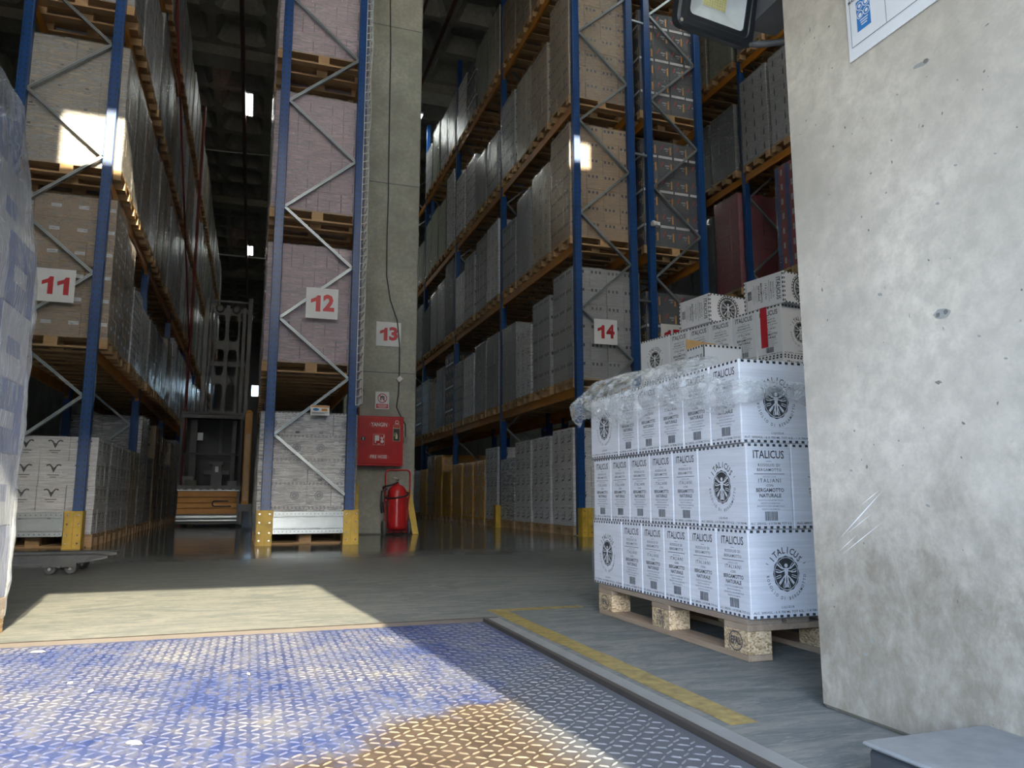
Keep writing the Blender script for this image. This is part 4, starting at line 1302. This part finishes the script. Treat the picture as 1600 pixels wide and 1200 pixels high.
def extinguisher():
    x, y = 2.13, 11.70
    root = empty('wheeled_fire_extinguisher', (x, y, 0)); tag(root, 'large red wheeled fire extinguisher standing under the hose cabinet', 'fire extinguisher')
    b = MB(); R_ = 0.148
    prof = [(0.02, .07), (R_ * .7, .075), (R_ * .95, .10), (R_, .14), (R_, .60), (R_ * .97, .655), (R_ * .85, .705), (R_ * .6, .745), (R_ * .3, .765), (.03, .77), (.03, .79)]
    b.lathe(prof, 32); b.build('cylinder', M['red'], root)
    b = MB(); b.lathe([(.022, .785), (.022, .83), (.03, .835), (.03, .85), (.012, .86)], 16); b.bar((-.07, 0, .87), (.03, 0, .855), .02, .012); b.box(-.02, -.03, .80, .02, .03, .82)
    b.build('valve', M['chrome'], root)
    b = MB(); yb = .10
    pts = [(-.155, yb, .10), (-.165, yb, .5), (-.165, yb, .90)]
    for k in range(7):
        a = pi - pi / 2 * k / 6; pts.append((-.105 + .06 * cos(a), yb, .93 + .06 * sin(a)))
    for k in range(7):
        a = pi / 2 - pi / 2 * k / 6; pts.append((.155 + .06 * cos(a), yb, .93 + .06 * sin(a)))
    pts += [(.215, yb, .62), (.19, yb, .5), (.17, yb, .10)]
    b.tube(pts, .013, 10)
    b.tube([(-.13, -.09, .06), (-.13, -.14, .07), (-.13, -.145, .24), ], .009, 8); b.tube([(.13, -.09, .06), (.13, -.14, .07), (.13, -.145, .24)], .009, 8)
    b.box(-.14, -.12, .045, .14, .08, .055); b.box(-.17, .05, .52, .19, .10, .56)
    b.build('trolley_frame', M['red'], root)
    for s_ in (-1, 1):
        b = MB(); b.lathe([(.045, -.02), (.10, -.022), (.108, -.012), (.108, .012), (.10, .022), (.045, .02)], 24, (s_ * .195, .05, .109), 0, 'x'); b.lathe([(.03, -.028), (.03, .028)], 12, (s_ * .195, .05, .109), 1, 'x')
        b.build('wheel', [M['rubber'], M['dark2']], root)
    b = MB(); pts = []
    for k in range(33):
        a = 2 * pi * k / 32; pts.append((.178 * cos(a), .168 * sin(a), .60 + .045 * sin(a + .8)))
    b.tube(pts, .013, 8, caps=False)
    b.tube([(0.0, -.03, .80), (-.10, -.10, .76), (-.19, -.06, .74), (-.22, 0, .72), (-.20, .05, .68)], .013, 8)
    b.tube([(-.16, -.03, .70), (-.24, -.03, .66), (-.25, -.04, .45), (-.235, -.05, .33), (-.21, -.05, .34), (-.22, -.04, .5)], .014, 8)
    b.tube([(-.06, -.13, .06), (-.05, -.16, .02), (.0, -.165, .015), (.05, -.16, .02), (.06, -.13, .06)], .010, 8)
    b.build('hose', M['black'], root)
extinguisher()
# yellow protective boards leaning each side of the column
b = MB(); b.box(2.40, 11.80, 0, 2.50, 11.84, 0.68, bev=0.004); b.v = [(x + (-.11) * (z / .68), y + .10 * (z / .68), z) for x, y, z in b.v]
tag(b.build('yellow_post_guard', M['yellow']), 'yellow steel guard leaning right of the extinguisher at the column edge', 'post guard')
b = MB(); b.box(1.50, 11.85, 0, 1.56, 11.91, 0.78, bev=0.004)
tag(b.build('yellow_post_guard', M['yellow']), 'yellow steel guard at the left edge of the concrete column', 'post guard')
b = MB(); b.box(1.80, YC - .008, 1.96, 2.02, YC - .002, 2.24)
o = b.build('prohibition_sign', M['white']); tag(o, 'small white sign with red prohibition ring above the hose cabinet', 'sign')
b = MB(); P0 = (1.91, YC - .009, 2.10)
b.flat(P0, (1, 0, 0), (0, 0, 1), [ring2(0, .035, .062, .075, 32), line2([(-.05, .085), (.05, -.015)], .013), rect2(-.095, -.125, .095, -.058)], 0)
b.flat((P0[0], P0[1] + .0004, P0[2]), (1, 0, 0), (0, 0, 1), [rect2(-.035, .0, -.015, .07), rect2(.015, .0, .035, .07), line2([(-.03, .07), (.03, .0)], .012), disc2(0, .06, .018, 10)], 1)
b.flat((P0[0], P0[1] - .0006, P0[2]), (1, 0, 0), (0, 0, 1), [rect2(-.07, -.078, .07, -.071), rect2(-.08, -.095, .08, -.088), rect2(-.06, -.112, .06, -.105)], 2)
b.build('print', [M['redtext'], M['ink'], M['white']], o)
b = MB()
pts = [(1.865, 9.3), (1.90, 8.2), (1.905, 7.2), (1.915, 6.2), (1.925, 5.6), (1.92, 4.8), (1.93, 4.15), (2.0, 3.75), (2.12, 3.42), (2.17, 3.0), (2.175, 2.50), (2.165, 2.2), (2.14, 2.0), (2.21, 1.86), (2.29, 1.72), (2.295, 1.50)]
b.tube([(x, YC - .014, z) for x, z in pts], .010, 6)
o = b.build('cable', M['dark']); tag(o, 'dark grey cable running down the face of the concrete column', 'cable')
b = MB(); b.box(2.135, YC - .05, 2.42, 2.215, YC - .002, 2.49); b.v = [((x - 2.175) * .7071 - (z - 2.455) * .7071 + 2.175, y, (x - 2.175) * .7071 + (z - 2.455) * .7071 + 2.455) for x, y, z in b.v]
tag(b.build('junction_box', M['white']), 'small white junction box on the cable above the prohibition sign', 'junction box')
b = MB(); b.box(2.265, YC - .04, 1.43, 2.325, YC - .002, 1.52, bev=0.004)
tag(b.build('junction_box', simple('grey plastic', (0.30, 0.31, 0.29), .5)), 'small grey box at the lower end of the cable beside the hose cabinet', 'junction box')
b = MB(); b.tube([(1.51, 11.85, 12.4), (1.51, 11.85, 2.2), (1.52, 11.85, 1.83)], .022, 8); b.lathe([(.05, -.02), (.05, .02)], 14, (1.53, 11.80, 2.22), 0, 'y')
tag(b.build('hydrant_pipe', simple('dark red pipe', (0.16, 0.03, 0.03), .5)), 'dark red water pipe down the left edge of the concrete column', 'pipe')

# ------------------------------------------------------------------ ceiling fittings
def pipe(name, pts, r, mat, label, cat='pipe'):
    b = MB(); b.tube(pts, r, 8); tag(b.build(name, mat), label, cat)
brown = simple('dark brown pipe paint', (0.075, 0.028, 0.022), .5)
pipe('sprinkler_pipe', [(-.74, 2, 11.8), (-.74, 61.9, 11.8)], .055, brown, 'dark brown sprinkler pipe under the ceiling above the left aisle')
pipe('sprinkler_pipe', [(3.95, 2, 12.0), (3.95, 61.9, 12.0)], .055, brown, 'dark brown sprinkler pipe above the right aisle, nearer the right rack')
pipe('sprinkler_pipe', [(3.35, 2, 12.1), (3.35, 61.9, 12.1)], .04, brown, 'thin dark sprinkler pipe above the right aisle, nearer the column')
pipe('cable_conduit', [(-7, 25.6, 11.9), (-1.2, 25.6, 12.0), (4, 25.6, 12.3)], .018, M['net'], 'thin pale cable crossing the ceiling above the left aisle', 'cable')
pipe('cable_conduit', [(-7, 37.5, 12.1), (15.9, 37.5, 12.1)], .04, M['net'], 'pale conduit crossing the ceiling far down the left aisle', 'cable')
redp = simple('riser red', (0.22, 0.035, 0.03), .45)
pipe('sprinkler_riser', [(-1.66, 20.5, 0), (-1.66, 20.5, 10.9)], .035, redp, 'red vertical sprinkler pipe in front of the left rack')
b = MB(); b.tube([(-1.69, 20.5, 4.6), (-1.69, 13.9, 9.2), (-1.69, 13.7, 9.5)], .02, 6)
tag(b.build('sprinkler_branch', redp), 'thin red sloping pipe along the upper left rack', 'pipe')
def ceiling_lamp(x, y, z, label, power=20):
    root = empty('ceiling_lamp', (x, y, z)); tag(root, label, 'lamp', 'ceiling lamps')
    b = MB(); b.box(-.15, -.68, 0.0, .15, .68, .055, bev=.005); b.box(-.012, -.66, -.02, .012, .66, 0); b.build('housing', M['white'], root)
    for s_ in (-1, 1):
        b = MB(); b.box(s_ * .075 - .05, -.65, -.014, s_ * .075 + .05, .65, -.001); b.build('tube', M['lamp'], root)
    b = MB(); b.tube([(0, -.5, .05), (0, -.5, ZC + .4 - z)], .004, 4); b.tube([(0, .5, .05), (0, .5, ZC + .4 - z)], .004, 4); b.build('hanger', M['dark2'], root)
    l = bpy.data.lights.new('lamp_light', 'AREA'); l.shape = 'RECTANGLE'; l.size = .3; l.size_y = 1.3; l.energy = power; l.color = (0.95, 1.0, 0.93)
    lo = bpy.data.objects.new('lamp_light', l); COL.objects.link(lo); lo.parent = root; lo.location = (0, 0, -.05)
for x, y, w in ((-.66, 8, 'nearest the dock'), (-.64, 22.05, 'second from the dock'), (-.60, 36, 'third from the dock'), (-.60, 50, 'at the far end')):
    ceiling_lamp(x, y, 11.95, f'twin tube ceiling lamp over the left aisle, {w}')
for x, y, w in ((3.5, 8, 'nearest the dock'), (4.2, 21.6, 'just right of the concrete column'), (4.1, 36, 'far behind the concrete column')):
    ceiling_lamp(x, y, 11.95, f'twin tube ceiling lamp over the middle aisle, {w}')
ceiling_lamp(8.1, 8, 11.95, 'twin tube ceiling lamp over the far right aisle near the dock')
ceiling_lamp(8.1, 20, 11.95, 'twin tube ceiling lamp over the far right aisle, further back')

# ------------------------------------------------------------------ turret truck at the end of the left aisle
def cell(b, x0, z0, x1, z1, y0, y1, m=0.035, mi=0):
    """frame panel with an oval opening"""
    n = 24; cx, cz = (x0 + x1) / 2, (z0 + z1) / 2; a, c = (x1 - x0) / 2, (z1 - z0) / 2
    O = []; I = []
    for k in range(n):
        t = 2 * pi * k / n; ct, st_ = cos(t), sin(t)
        q = max(abs(ct), abs(st_)); O.append((cx + a * ct / q, cz + c * st_ / q))
        e = 0.5; I.append((cx + (a - m) * math.copysign(abs(ct) ** e, ct), cz + (c - m) * math.copysign(abs(st_) ** e, st_)))
    V = [(x, y0, z) for x, z in O] + [(x, y0, z) for x, z in I] + [(x, y1, z) for x, z in O] + [(x, y1, z) for x, z in I]
    F = []
    for k in range(n):
        j = (k + 1) % n
        F += [(k, j, n + j, n + k), (2 * n + j, 2 * n + k, 3 * n + k, 3 * n + j), (n + k, n + j, 3 * n + j, 3 * n + k)]
    b.add(V, F, mi)
def truck():
    root = empty('turret_truck', (-.78, 16.0, 0)); tag(root, 'orange and dark grey turret truck with a tall mast in the left aisle', 'forklift truck')
    def P(name, mats, fn, parent=root):
        b = MB(); fn(b); return b.build(name, mats, parent)
    o1 = simple('truck orange paint', (0.60, 0.27, 0.045), .45, var=.12, scale=3)
    def body(b):
        b.box(-.56, .06, .10, .56, 2.2, .72); b.box(-.60, .3, .05, .62, 1.9, .45); b.box(-.58, -.02, .70, .58, 2.0, .80)
    P('chassis', M['dark'], body)
    def panel(b):
        for i, (z0, z1) in enumerate(((.575, .69), (.465, .570), (.36, .460), (.25, .355))): b.box(-.56, 0, z0, .52, .06, z1, bev=.006)
    P('front_panel', o1, panel)
    def bump_(b):
        b.box(-.57, -.02, .17, .53, .06, .225, bev=.008); b.box(-.57, -.02, .11, .53, .06, .145, bev=.008); b.box(-.57, -.03, .695, .56, .06, .715)
        for i in range(8): b.lathe([(.045, 0), (.045, .02)], 12, (-.49 + i * .135, -.01, .715), 0)
    P('bumper', M['galv'], bump_)
    def handle(b): b.tube([(.36, -.03, .50), (.12, -.03, .50), (.09, -.03, .49), (.075, -.03, .465), (.075, -.03, .44), (.09, -.03, .41), (.12, -.03, .40), (.42, -.03, .40)], .013, 8)
    P('bent_handle', M['dark'], handle)
    def console(b):
        b.box(.02, -.02, .80, .22, .25, 1.02); b.box(.04, -.04, 1.02, .20, .18, 1.22); b.box(-.02, -.06, 1.20, .24, .2, 1.26)
        b.box(-.12, .1, 1.02, .34, .3, 1.10); b.box(-.5, .05, .80, -.30, .3, .98); b.box(.33, .05, .80, .5, .25, .90)
    P('control_console', M['dark'], console)
    P('display', M['white'], lambda b: b.box(.09, -.046, 1.06, .15, -.04, 1.17))
    P('storage_box', simple('olive box', (.18, .18, .14), .6), lambda b: b.box(-.44, -.01, .80, -.24, .14, .90))
    def cage(b):
        for x in (-.56, .54): b.bar((x, .05, .8), (x, .05, 2.25), .05, .05)
        b.box(-.56, .02, 2.12, .56, .09, 2.19, 1); b.box(-.58, .02, 1.40, .56, .06, 1.44); b.box(-.56, .05, 2.2, .56, 1.2, 2.24)
        b.box(-.56, 1.15, .8, .56, 1.2, 2.2)
        b.box(-.42, .3, .8, -.30, .36, 2.1, 1); b.box(.36, .3, .8, .44, .36, 2.1, 1)
    P('operator_cage', [simple('cage black', (.022, .024, .026), .5), simple('cage grey', (.07, .073, .076), .5)], cage)
    P('notice', M['white'], lambda b: b.box(-.27, .02, 1.68, -.17, .025, 1.83))
    def mast(b):
        for x0, x1, z in ((-.36, -.26, 4.88), (-.24, -.19, 4.70), (.42, .50, 4.70), (.53, .62, 4.92)): b.box(x0, 1.25, .5, x1, 1.42, z, 0, bev=.006)
        for z in (4.60, 3.4, 2.1): b.box(-.36, 1.40, z, .62, 1.46, z + .10)
        b.box(-.36, 1.26, 4.80, .62, 1.30, 4.84)
    P('mast', simple('mast grey', (.065, .066, .062), .45), mast)
    def plate(b):
        for c_ in range(2):
            for r_ in range(4):
                cell(b, -.14 + c_ * .26, 1.5 + r_ * .76 + (.10 if r_ else 0), .12 + c_ * .26, 2.25 + r_ * .76, 1.18, 1.22, .035)
                b.box(-.14 + c_ * .26, 1.18, 2.25 + r_ * .76, .12 + c_ * .26, 1.22, 2.36 + r_ * .76)
        b.box(.085, 1.14, 1.5, .155, 1.18, 4.7)
        for s_ in (-1, 1):
            b.lathe([(.03, -.02), (.085, -.02), (.085, .02), (.03, .02)], 18, (.12 + s_ * .17, 1.15, 4.62), 0, 'y')
    P('mast_plate', simple('mast plate grey', (.085, .087, .083), .5), plate)
    def forkmast(b):
        b.box(.60, -.30, .42, .74, -.16, 2.22, 0, bev=.008)
        b.add([(.60, -.30, 2.22), (.74, -.30, 2.22), (.74, -.16, 2.22), (.60, -.16, 2.22), (.64, -.25, 2.28), (.70, -.25, 2.28)], [(0, 1, 5, 4), (2, 3, 4, 5), (1, 2, 5), (3, 0, 4)], 0)
        b.box(.625, -.305, .5, .715, -.299, 1.8, 1)
    P('side_mast', [o1, simple('pale worn orange', (.62, .42, .22), .5)], forkmast)
    def foot(b):
        b.box(.56, -.34, .30, .80, -.05, .44); b.box(.58, -.30, .05, .62, -.1, .3); b.box(.76, -.3, .05, .80, -.1, .42)
    P('side_mast_foot', M['dark2'], foot)
    for x in (-.45, .45):
        P('wheel', M['rubber'], lambda b: b.lathe([(.05, -.06), (.16, -.06), (.16, .06), (.05, .06)], 18, (x, .5, .16), 0, 'x'))
truck()

# ------------------------------------------------------------------ pallet truck forks behind the left load
def jack():
    root = empty('pallet_truck', (-1.5, 6.55, 0)); tag(root, 'low grey pallet truck forks reaching out from behind the wrapped left load', 'pallet truck')
    g = simple('scuffed steel fork', (.07, .075, .08), .45, .2, var=.3)
    for yy, nm in ((0, 'fork'), (.42, 'fork')):
        b = MB()
        V = [(-1.1, -.085, .14), (.40, -.085, .14), (.50, -.06, .128), (.50, .06, .128), (.40, .085, .14), (-1.1, .085, .14)]
        Vb = [(-1.1, -.085, .085), (.34, -.085, .085), (.50, -.06, .112), (.50, .06, .112), (.34, .085, .085), (-1.1, .085, .085)]
        Vs = [(x, y + yy, z) for x, y, z in V + Vb]
        b.add(Vs, [(0, 1, 2, 3, 4, 5), (11, 10, 9, 8, 7, 6)] + [(i, 6 + i, 6 + (i + 1) % 6, (i + 1) % 6)[::-1] for i in range(6)])
        f = b.build(nm, g, root)
        b = MB()
        b.box(.08, -.088 + yy, .055, .30, -.080 + yy, .135); b.box(.08, .080 + yy, .055, .30, .088 + yy, .135); b.bar((.19, -.10 + yy, .06), (.19, .10 + yy, .06), .02, .02)
        b.build('wheel_carriage', g, f)
        for x in (.12, .255):
            b = MB(); b.lathe([(.012, -.045), (.012, -.05), (.036, -.05), (.040, -.044), (.040, .044), (.036, .05), (.012, .05)], 18, (x, yy, .040), 0, 'y'); b.lathe([(.012, -.056), (.012, .056)], 10, (x, yy, .04), 1, 'y')
            b.build('roller', [M['rubber'], M['chrome']], f)
    b = MB(); b.box(-1.2, -.1, .06, -1.05, .52, .35, bev=.02); b.build('pump_housing', g, root)
jack()

# ------------------------------------------------------------------ wrapped load on the left, close to the dock
real_pallet('wooden_pallet', (-1.365, 3.23, 0), pi / 2, 'wooden pallet corner under the blue wrapped load at the left edge', brand=False, oldwood=False)
def left_load():
    root = empty('wrapped_load', (-1.365, 3.23, .1455)); tag(root, 'tall load wrapped in streaky film over blue cartons at the left edge', 'pallet load')
    blue = simple('blue print carton', (.10, .16, .40), .5, var=.3, scale=4); pale = simple('pale blue carton', (.50, .54, .62), .5, var=.1)
    def prof(z):      # inward lean of the upper part
        return 0.0 if z < 1.38 else (z - 1.38)
    k = 0
    for j in range(7):
        z0 = j * .30; 
        for i in range(3):
            s_ = max(0.0, (z0 - 1.3)) * .50
            b = MB(); w = .395 - s_ * .55; y0 = -.595 + i * .397
            y1 = y0 + .392 - (s_ * .25 if i == 2 else 0)
            b.box(-w, y0, z0 + .002, w, y1, z0 + .297, 0, bev=.004)
            b.box(w, y0 + .09, z0 + .10, w + .0008, y1 - .12, z0 + .17, 1)
            b.build('carton', [pale if (i + j) % 2 else blue, blue if (i + j) % 2 else pale], root)
    b = MB(); V, F = rounded_shell(-.415, -.615, .412, .612, -.08, 2.15, .03, 60, 26, .016, 2.7, True, .004)
    V2 = []
    for x, y, z in V:
        q = max(0, z - 1.36) * .50
        V2.append((x * (1 - .55 * q / .4 * .42), y - (q * .28 if y > 0 else 0), z))
    b.add(V2, F, 0, True); b.build('stretch_wrap', [wrap_mat('bright streaked film', .12, .85, tint=(.62, .67, .76), rough=.18, stretch=(9, 22, 1.8), bs=1.0, tilt=.55)], root)
left_load()

# ------------------------------------------------------------------ floodlight, poster, chips on the pier, steel box, pipe stub
def flood():
    BL = Vector((1.207, 1.915, 2.052)); al, be = radians(8), radians(15)
    r = Vector((cos(al), sin(al), 0))
    n = Vector((sin(al) * cos(be), -cos(al) * cos(be), -sin(be))); u = n.cross(r).normalized()
    w = .32; root = empty('floodlight', BL + r * w / 2 + u * w * .42)
    root.matrix_world = Matrix.Translation(BL + r * w / 2 + u * w * .42) @ Matrix((r, u, n)).transposed().to_4x4()
    tag(root, 'black square floodlight with yellow diode panel hanging at the top of the pier', 'floodlight')
    hw, hh = w / 2, w * .42
    def rr(a, c, rad, z, n_=6):
        P = []
        for sx, sy, a0 in ((1, 1, 0), (-1, 1, pi / 2), (-1, -1, pi), (1, -1, 3 * pi / 2)):
            for k in range(n_): t = a0 + pi / 2 * k / (n_ - 1); P.append((sx * (a - rad) + rad * cos(t), sy * (c - rad) + rad * sin(t), z))
        return P
    def rings(b, R_, mi=0, cap0=True, cap1=False):
        m = len(R_[0]); V = [p for q in R_ for p in q]; F = []
        for i in range(len(R_) - 1):
            for k in range(m): F.append((i * m + k, i * m + (k + 1) % m, (i + 1) * m + (k + 1) % m, (i + 1) * m + k))
        if cap0: F.append(tuple(range(m - 1, -1, -1)))
        if cap1: F.append(tuple(range((len(R_) - 1) * m, len(R_) * m)))
        b.add(V, F, mi)
    b = MB(); rings(b, [rr(hw - .02, hh - .02, .02, -.045), rr(hw, hh, .03, -.03), rr(hw, hh, .03, -.002), rr(hw - .008, hh - .008, .026, .004), rr(hw - .026, hh - .026, .02, .004), rr(hw - .030, hh - .030, .018, 0.001), rr(hw - .045, hh - .045, .016, 0.001), rr(hw - .047, hh - .047, .016, -.004)])
    b.build('housing', simple('black cast metal', (.018, .022, .027), .35), root)
    b = MB(); q = [rr(hw - .047, hh - .047, .012, -.0035), [(x * .45, y * .45 , -.028) for x, y, z in rr(hw - .047, hh - .047, .002, 0)]]
    rings(b, q, 0, False, True); b.build('reflector', simple('white reflector', (.70, .75, .74), .25), root)
    b = MB(); a, c = (hw - .047) * .42, (hh - .047) * .42
    b.box(-a, -c, -.027, a, c, -.025, 0)
    for i in range(9):
        for j in range(9):
            x = -a + (i + .5) * 2 * a / 9; y = -c + (j + .5) * 2 * c / 9
            b.box(x - a / 13, y - c / 13, -.025, x + a / 13, y + c / 13, -.0235, 1)
    b.build('diode_panel', [simple('pale board', (.75, .76, .60), .4), simple('yellow diodes', (.72, .66, .20), .3)], root)
    b = MB()
    for sx in (-1, 1):
        for sy in (-1, 1):
            b = MB(); b.lathe([(.006, 0), (.006, .007)], 10, (sx * (hw - .014), sy * (hh - .014), 0), 0, 'z')
            b.build('screw', M['chrome'], root)
    b = MB(); inv = root.matrix_world.inverted()
    p = [Vector((1.50, 1.99, 2.09)), Vector((1.56, 1.96, 2.08)), Vector((1.66, 1.90, 2.08)), Vector((1.66, 1.765, 2.08))]
    p = [inv @ q for q in p]
    b.tube(p, .012, 8); b.add([tuple(inv @ Vector(q)) for q in ((1.52, 1.98, 2.14), (1.64, 1.98, 2.14), (1.64, 1.771, 2.14), (1.52, 1.771, 2.14), (1.52, 1.98, 2.22), (1.64, 1.98, 2.22), (1.64, 1.771, 2.22), (1.52, 1.771, 2.22))],
          [(3, 2, 1, 0), (4, 5, 6, 7), (0, 1, 5, 4), (1, 2, 6, 5), (2, 3, 7, 6), (3, 0, 4, 7)])
    b.build('bracket', M['dark2'], root)
flood()
def poster():
    x = 1.4885; y1, z0 = 1.502, 1.73; W_, H_ = .50, .36
    b = MB(); b.box(x - .003, y1 - W_, z0, x, y1, z0 + H_); o = b.build('safety_poster', M['white']); tag(o, 'white safety notice with a blue protective equipment panel on the pier', 'poster')
    b = MB(); O = (x - .0038, y1, z0)
    b.flat(O, (0, -1, 0), (0, 0, 1), [rect2(.012, .035, W_ - .012, .0365), rect2(.012, .035, .0135, H_ - .01), rect2(.13, .035, .1315, H_ - .01)], 0)
    b.flat(O, (0, -1, 0), (0, 0, 1), [rect2(.035, .068, .082, .155)], 1)
    e = (O[0] - .0006, O[1], O[2])
    P = [ring2(.0475, .138, .0095, .0115, 18), ring2(.070, .138, .0095, .0115, 18), ring2(.0475, .113, .0095, .0115, 18), ring2(.070, .113, .0095, .0115, 18)]
    P += [disc2(.0475, .138, .005, 10), disc2(.070, .138, .006, 10), disc2(.0475, .111, .006, 10), disc2(.070, .113, .005, 10)]
    P += [rect2(.046, .094, .074, .097), rect2(.048, .087, .072, .090), rect2(.050, .080, .070, .083)]
    b.flat(e, (0, -1, 0), (0, 0, 1), P, 2)
    b.flat(e, (0, -1, 0), (0, 0, 1), [text2('MALZEME', .012, .035, .168, .02), text2('DEPO ALANI', .012, .045, .188, .02), text2('KORUYUCU', .012, .05, .21, .02)], 0)
    b.build('print', [M['ink'], M['blueprint'], M['white']], o)
poster()
# scratches and chips with their own shape on the pier
b = MB()
from math import sqrt
def atpier(px, py):
    c_, s_ = cos(YAW), sin(YAW); F_ = Vector((s_ * cos(PITCH), c_ * cos(PITCH), sin(PITCH))); R_ = Vector((c_, -s_, 0)); U_ = R_.cross(F_)
    d = F_ + R_ * (px - 800) / FPX - U_ * (py - 600) / FPX
    t = 1.4895 / d.x; return Vector((1.4892, d.y * t, CAMZ + d.z * t))
def blot(b, cx, cz, ry, rz_, ang, mi, seed, n=18, xo=0):
    V = []
    for k in range(n):
        a = 2 * pi * k / n; r = 1 + .35 * noise.noise(Vector((cos(a) * 1.5 + seed, sin(a) * 1.5, seed * 2)))
        p, q = ry * cos(a) * r, rz_ * sin(a) * r
        V.append((1.4892 - xo, cx + p * cos(ang) - q * sin(ang), cz + p * sin(ang) + q * cos(ang)))
    b.add(V, [tuple(range(n - 1, -1, -1))], mi)
p = atpier(1440, 100); blot(b, p.y, p.z, .022, .006, radians(5), 0, 1.3); blot(b, p.y - .012, p.z + .001, .007, .006, 0, 1, 2.2, xo=.0003)
p = atpier(1472, 490); blot(b, p.y, p.z, .022, .011, radians(4), 0, 4.1); blot(b, p.y - .01, p.z + .002, .006, .006, 0, 1, 5.2, xo=.0003); blot(b, p.y + .011, p.z - .001, .006, .005, 0, 1, 6.2, xo=.0003)
for px, py, r in ((1402, 148, .004), (1448, 120, .003), (1465, 318, .006), (1375, 460, .008), (1530, 525, .005), (1240, 0, .002), (1572, 560, .005), (1348, 185, .003), (1450, 790, .006), (1555, 240, .004), (1493, 258, .005), (1345, 1000, .006), (1362, 1002, .008), (1352, 1022, .007), (1370, 1068, .007), (1350, 1068, .005), (1300, 1100, .006), (1430, 905, .004), (1250, 210, .003), (1330, 735, .005), (1288, 440, .003)):
    p = atpier(px, py); blot(b, p.y, p.z, r, r * .5, .4, 0, px * .1)
tag(b.build('concrete_chip', [simple('chip grey', (.30, .30, .27), .9, bmp=.5), simple('chip dark', (.15, .145, .13), .9)], pier), None)
b = MB()
for (x0, y0, x1, y1, w) in ((1312, 842, 1380, 766, .0035), (1314, 868, 1380, 815, .0022), (1322, 835, 1366, 800, .0016), (1311, 862, 1340, 835, .0018), (1345, 790, 1375, 765, .002)):
    p, q = atpier(x0, y0), atpier(x1, y1); d = (q - p).normalized(); s_ = Vector((1, 0, 0)).cross(d) * w / 2
    o_ = Vector((-.0004, 0, 0)); m_ = (p + q) / 2
    b.add([p + o_, m_ - s_ + o_, q + o_, m_ + s_ + o_], [(0, 1, 2, 3)])
b.build('scratch', simple('fresh white scratch', (.88, .90, .90), .4), pier)
b = MB()
p = atpier(1563, 1180); b.lathe([(.012, -.02), (.022, -.02), (.022, .0), (.012, 0)], 20, (1.4885, p.y, p.z + .004), 0, 'x')
b.lathe([(.0, -.0195), (.013, -.0195)], 20, (1.4885, p.y, p.z + .004), 1, 'x')
tag(b.build('pipe_stub', [simple('grey pipe stub', (.22, .23, .22), .7), M['black']]), 'short grey pipe stub in the foot of the pier', 'pipe')
b = MB(); b.box(1.165, .55, .0, 1.485, 1.262, .078, bev=.010); b.box(1.16, .55, .078, 1.485, 1.268, .088, 1, bev=.004)
tag(b.build('steel_kerb_box', [M['dark'], simple('scuffed grey lid', (.26, .275, .28), .4, .2, var=.15, scale=20)]), 'low grey steel box with a rounded lid at the foot of the pier', 'kerb box')
# litter on the plate
b = MB(); random.seed(11)
for px, py in ((75, 1022), (163, 1080), (205, 1160), (95, 1100), (250, 1110), (560, 985), (420, 1078), (500, 1060), (300, 1150), (150, 1130)):
    pass
litter = [(-.72, 3.33, .05), (-.42, 2.62, .03), (-.23, 2.05, .045), (-.5, 2.75, .02), (.02, 2.7, .02), (.35, 2.5, .018)]
for i, (x, y, s_) in enumerate(litter):
    b = MB(); a = i * 1.3
    V = [(s_ * .5 * cos(t) * cos(a) - s_ * .18 * sin(t) * sin(a), s_ * .5 * cos(t) * sin(a) + s_ * .18 * sin(t) * cos(a), .0) for t in [2 * pi * k / 8 for k in range(8)]]
    b.add(V + [(p[0] * .7, p[1] * .7, .005) for p in V], [tuple(range(8, 16))] + [(k, (k + 1) % 8, 8 + (k + 1) % 8, 8 + k) for k in range(8)])
    o = b.build('wood_chip', simple('pale splinter', (.62, .57, .45), .8), None, (x, y, -.0055)); tag(o, ["pale wood chip on the chequer plate near its far left corner", "pale wood chip on the middle of the blue chequer plate", "largest pale wood chip on the plate, closest to the camera at left", "pale wood chip left of the middle of the blue plate", "small pale wood chip on the plate, centre right", "small pale wood chip at the border of the brown plate area"][i], "litter", "wood chips on the plate")
# camera-like sensor on the blue post
b = MB(); b.lathe([(.045, 0), (.05, .03), (.03, .10), (.02, .10)], 16, (5.99, 10.44, 5.0), 0, 'x'); b.box(6.06, 10.42, 4.97, 6.13, 10.47, 5.03)
tag(b.build('sensor', M['white']), 'small white sensor fixed on the blue post behind the right rack', 'sensor')
bpy.context.view_layer.update()
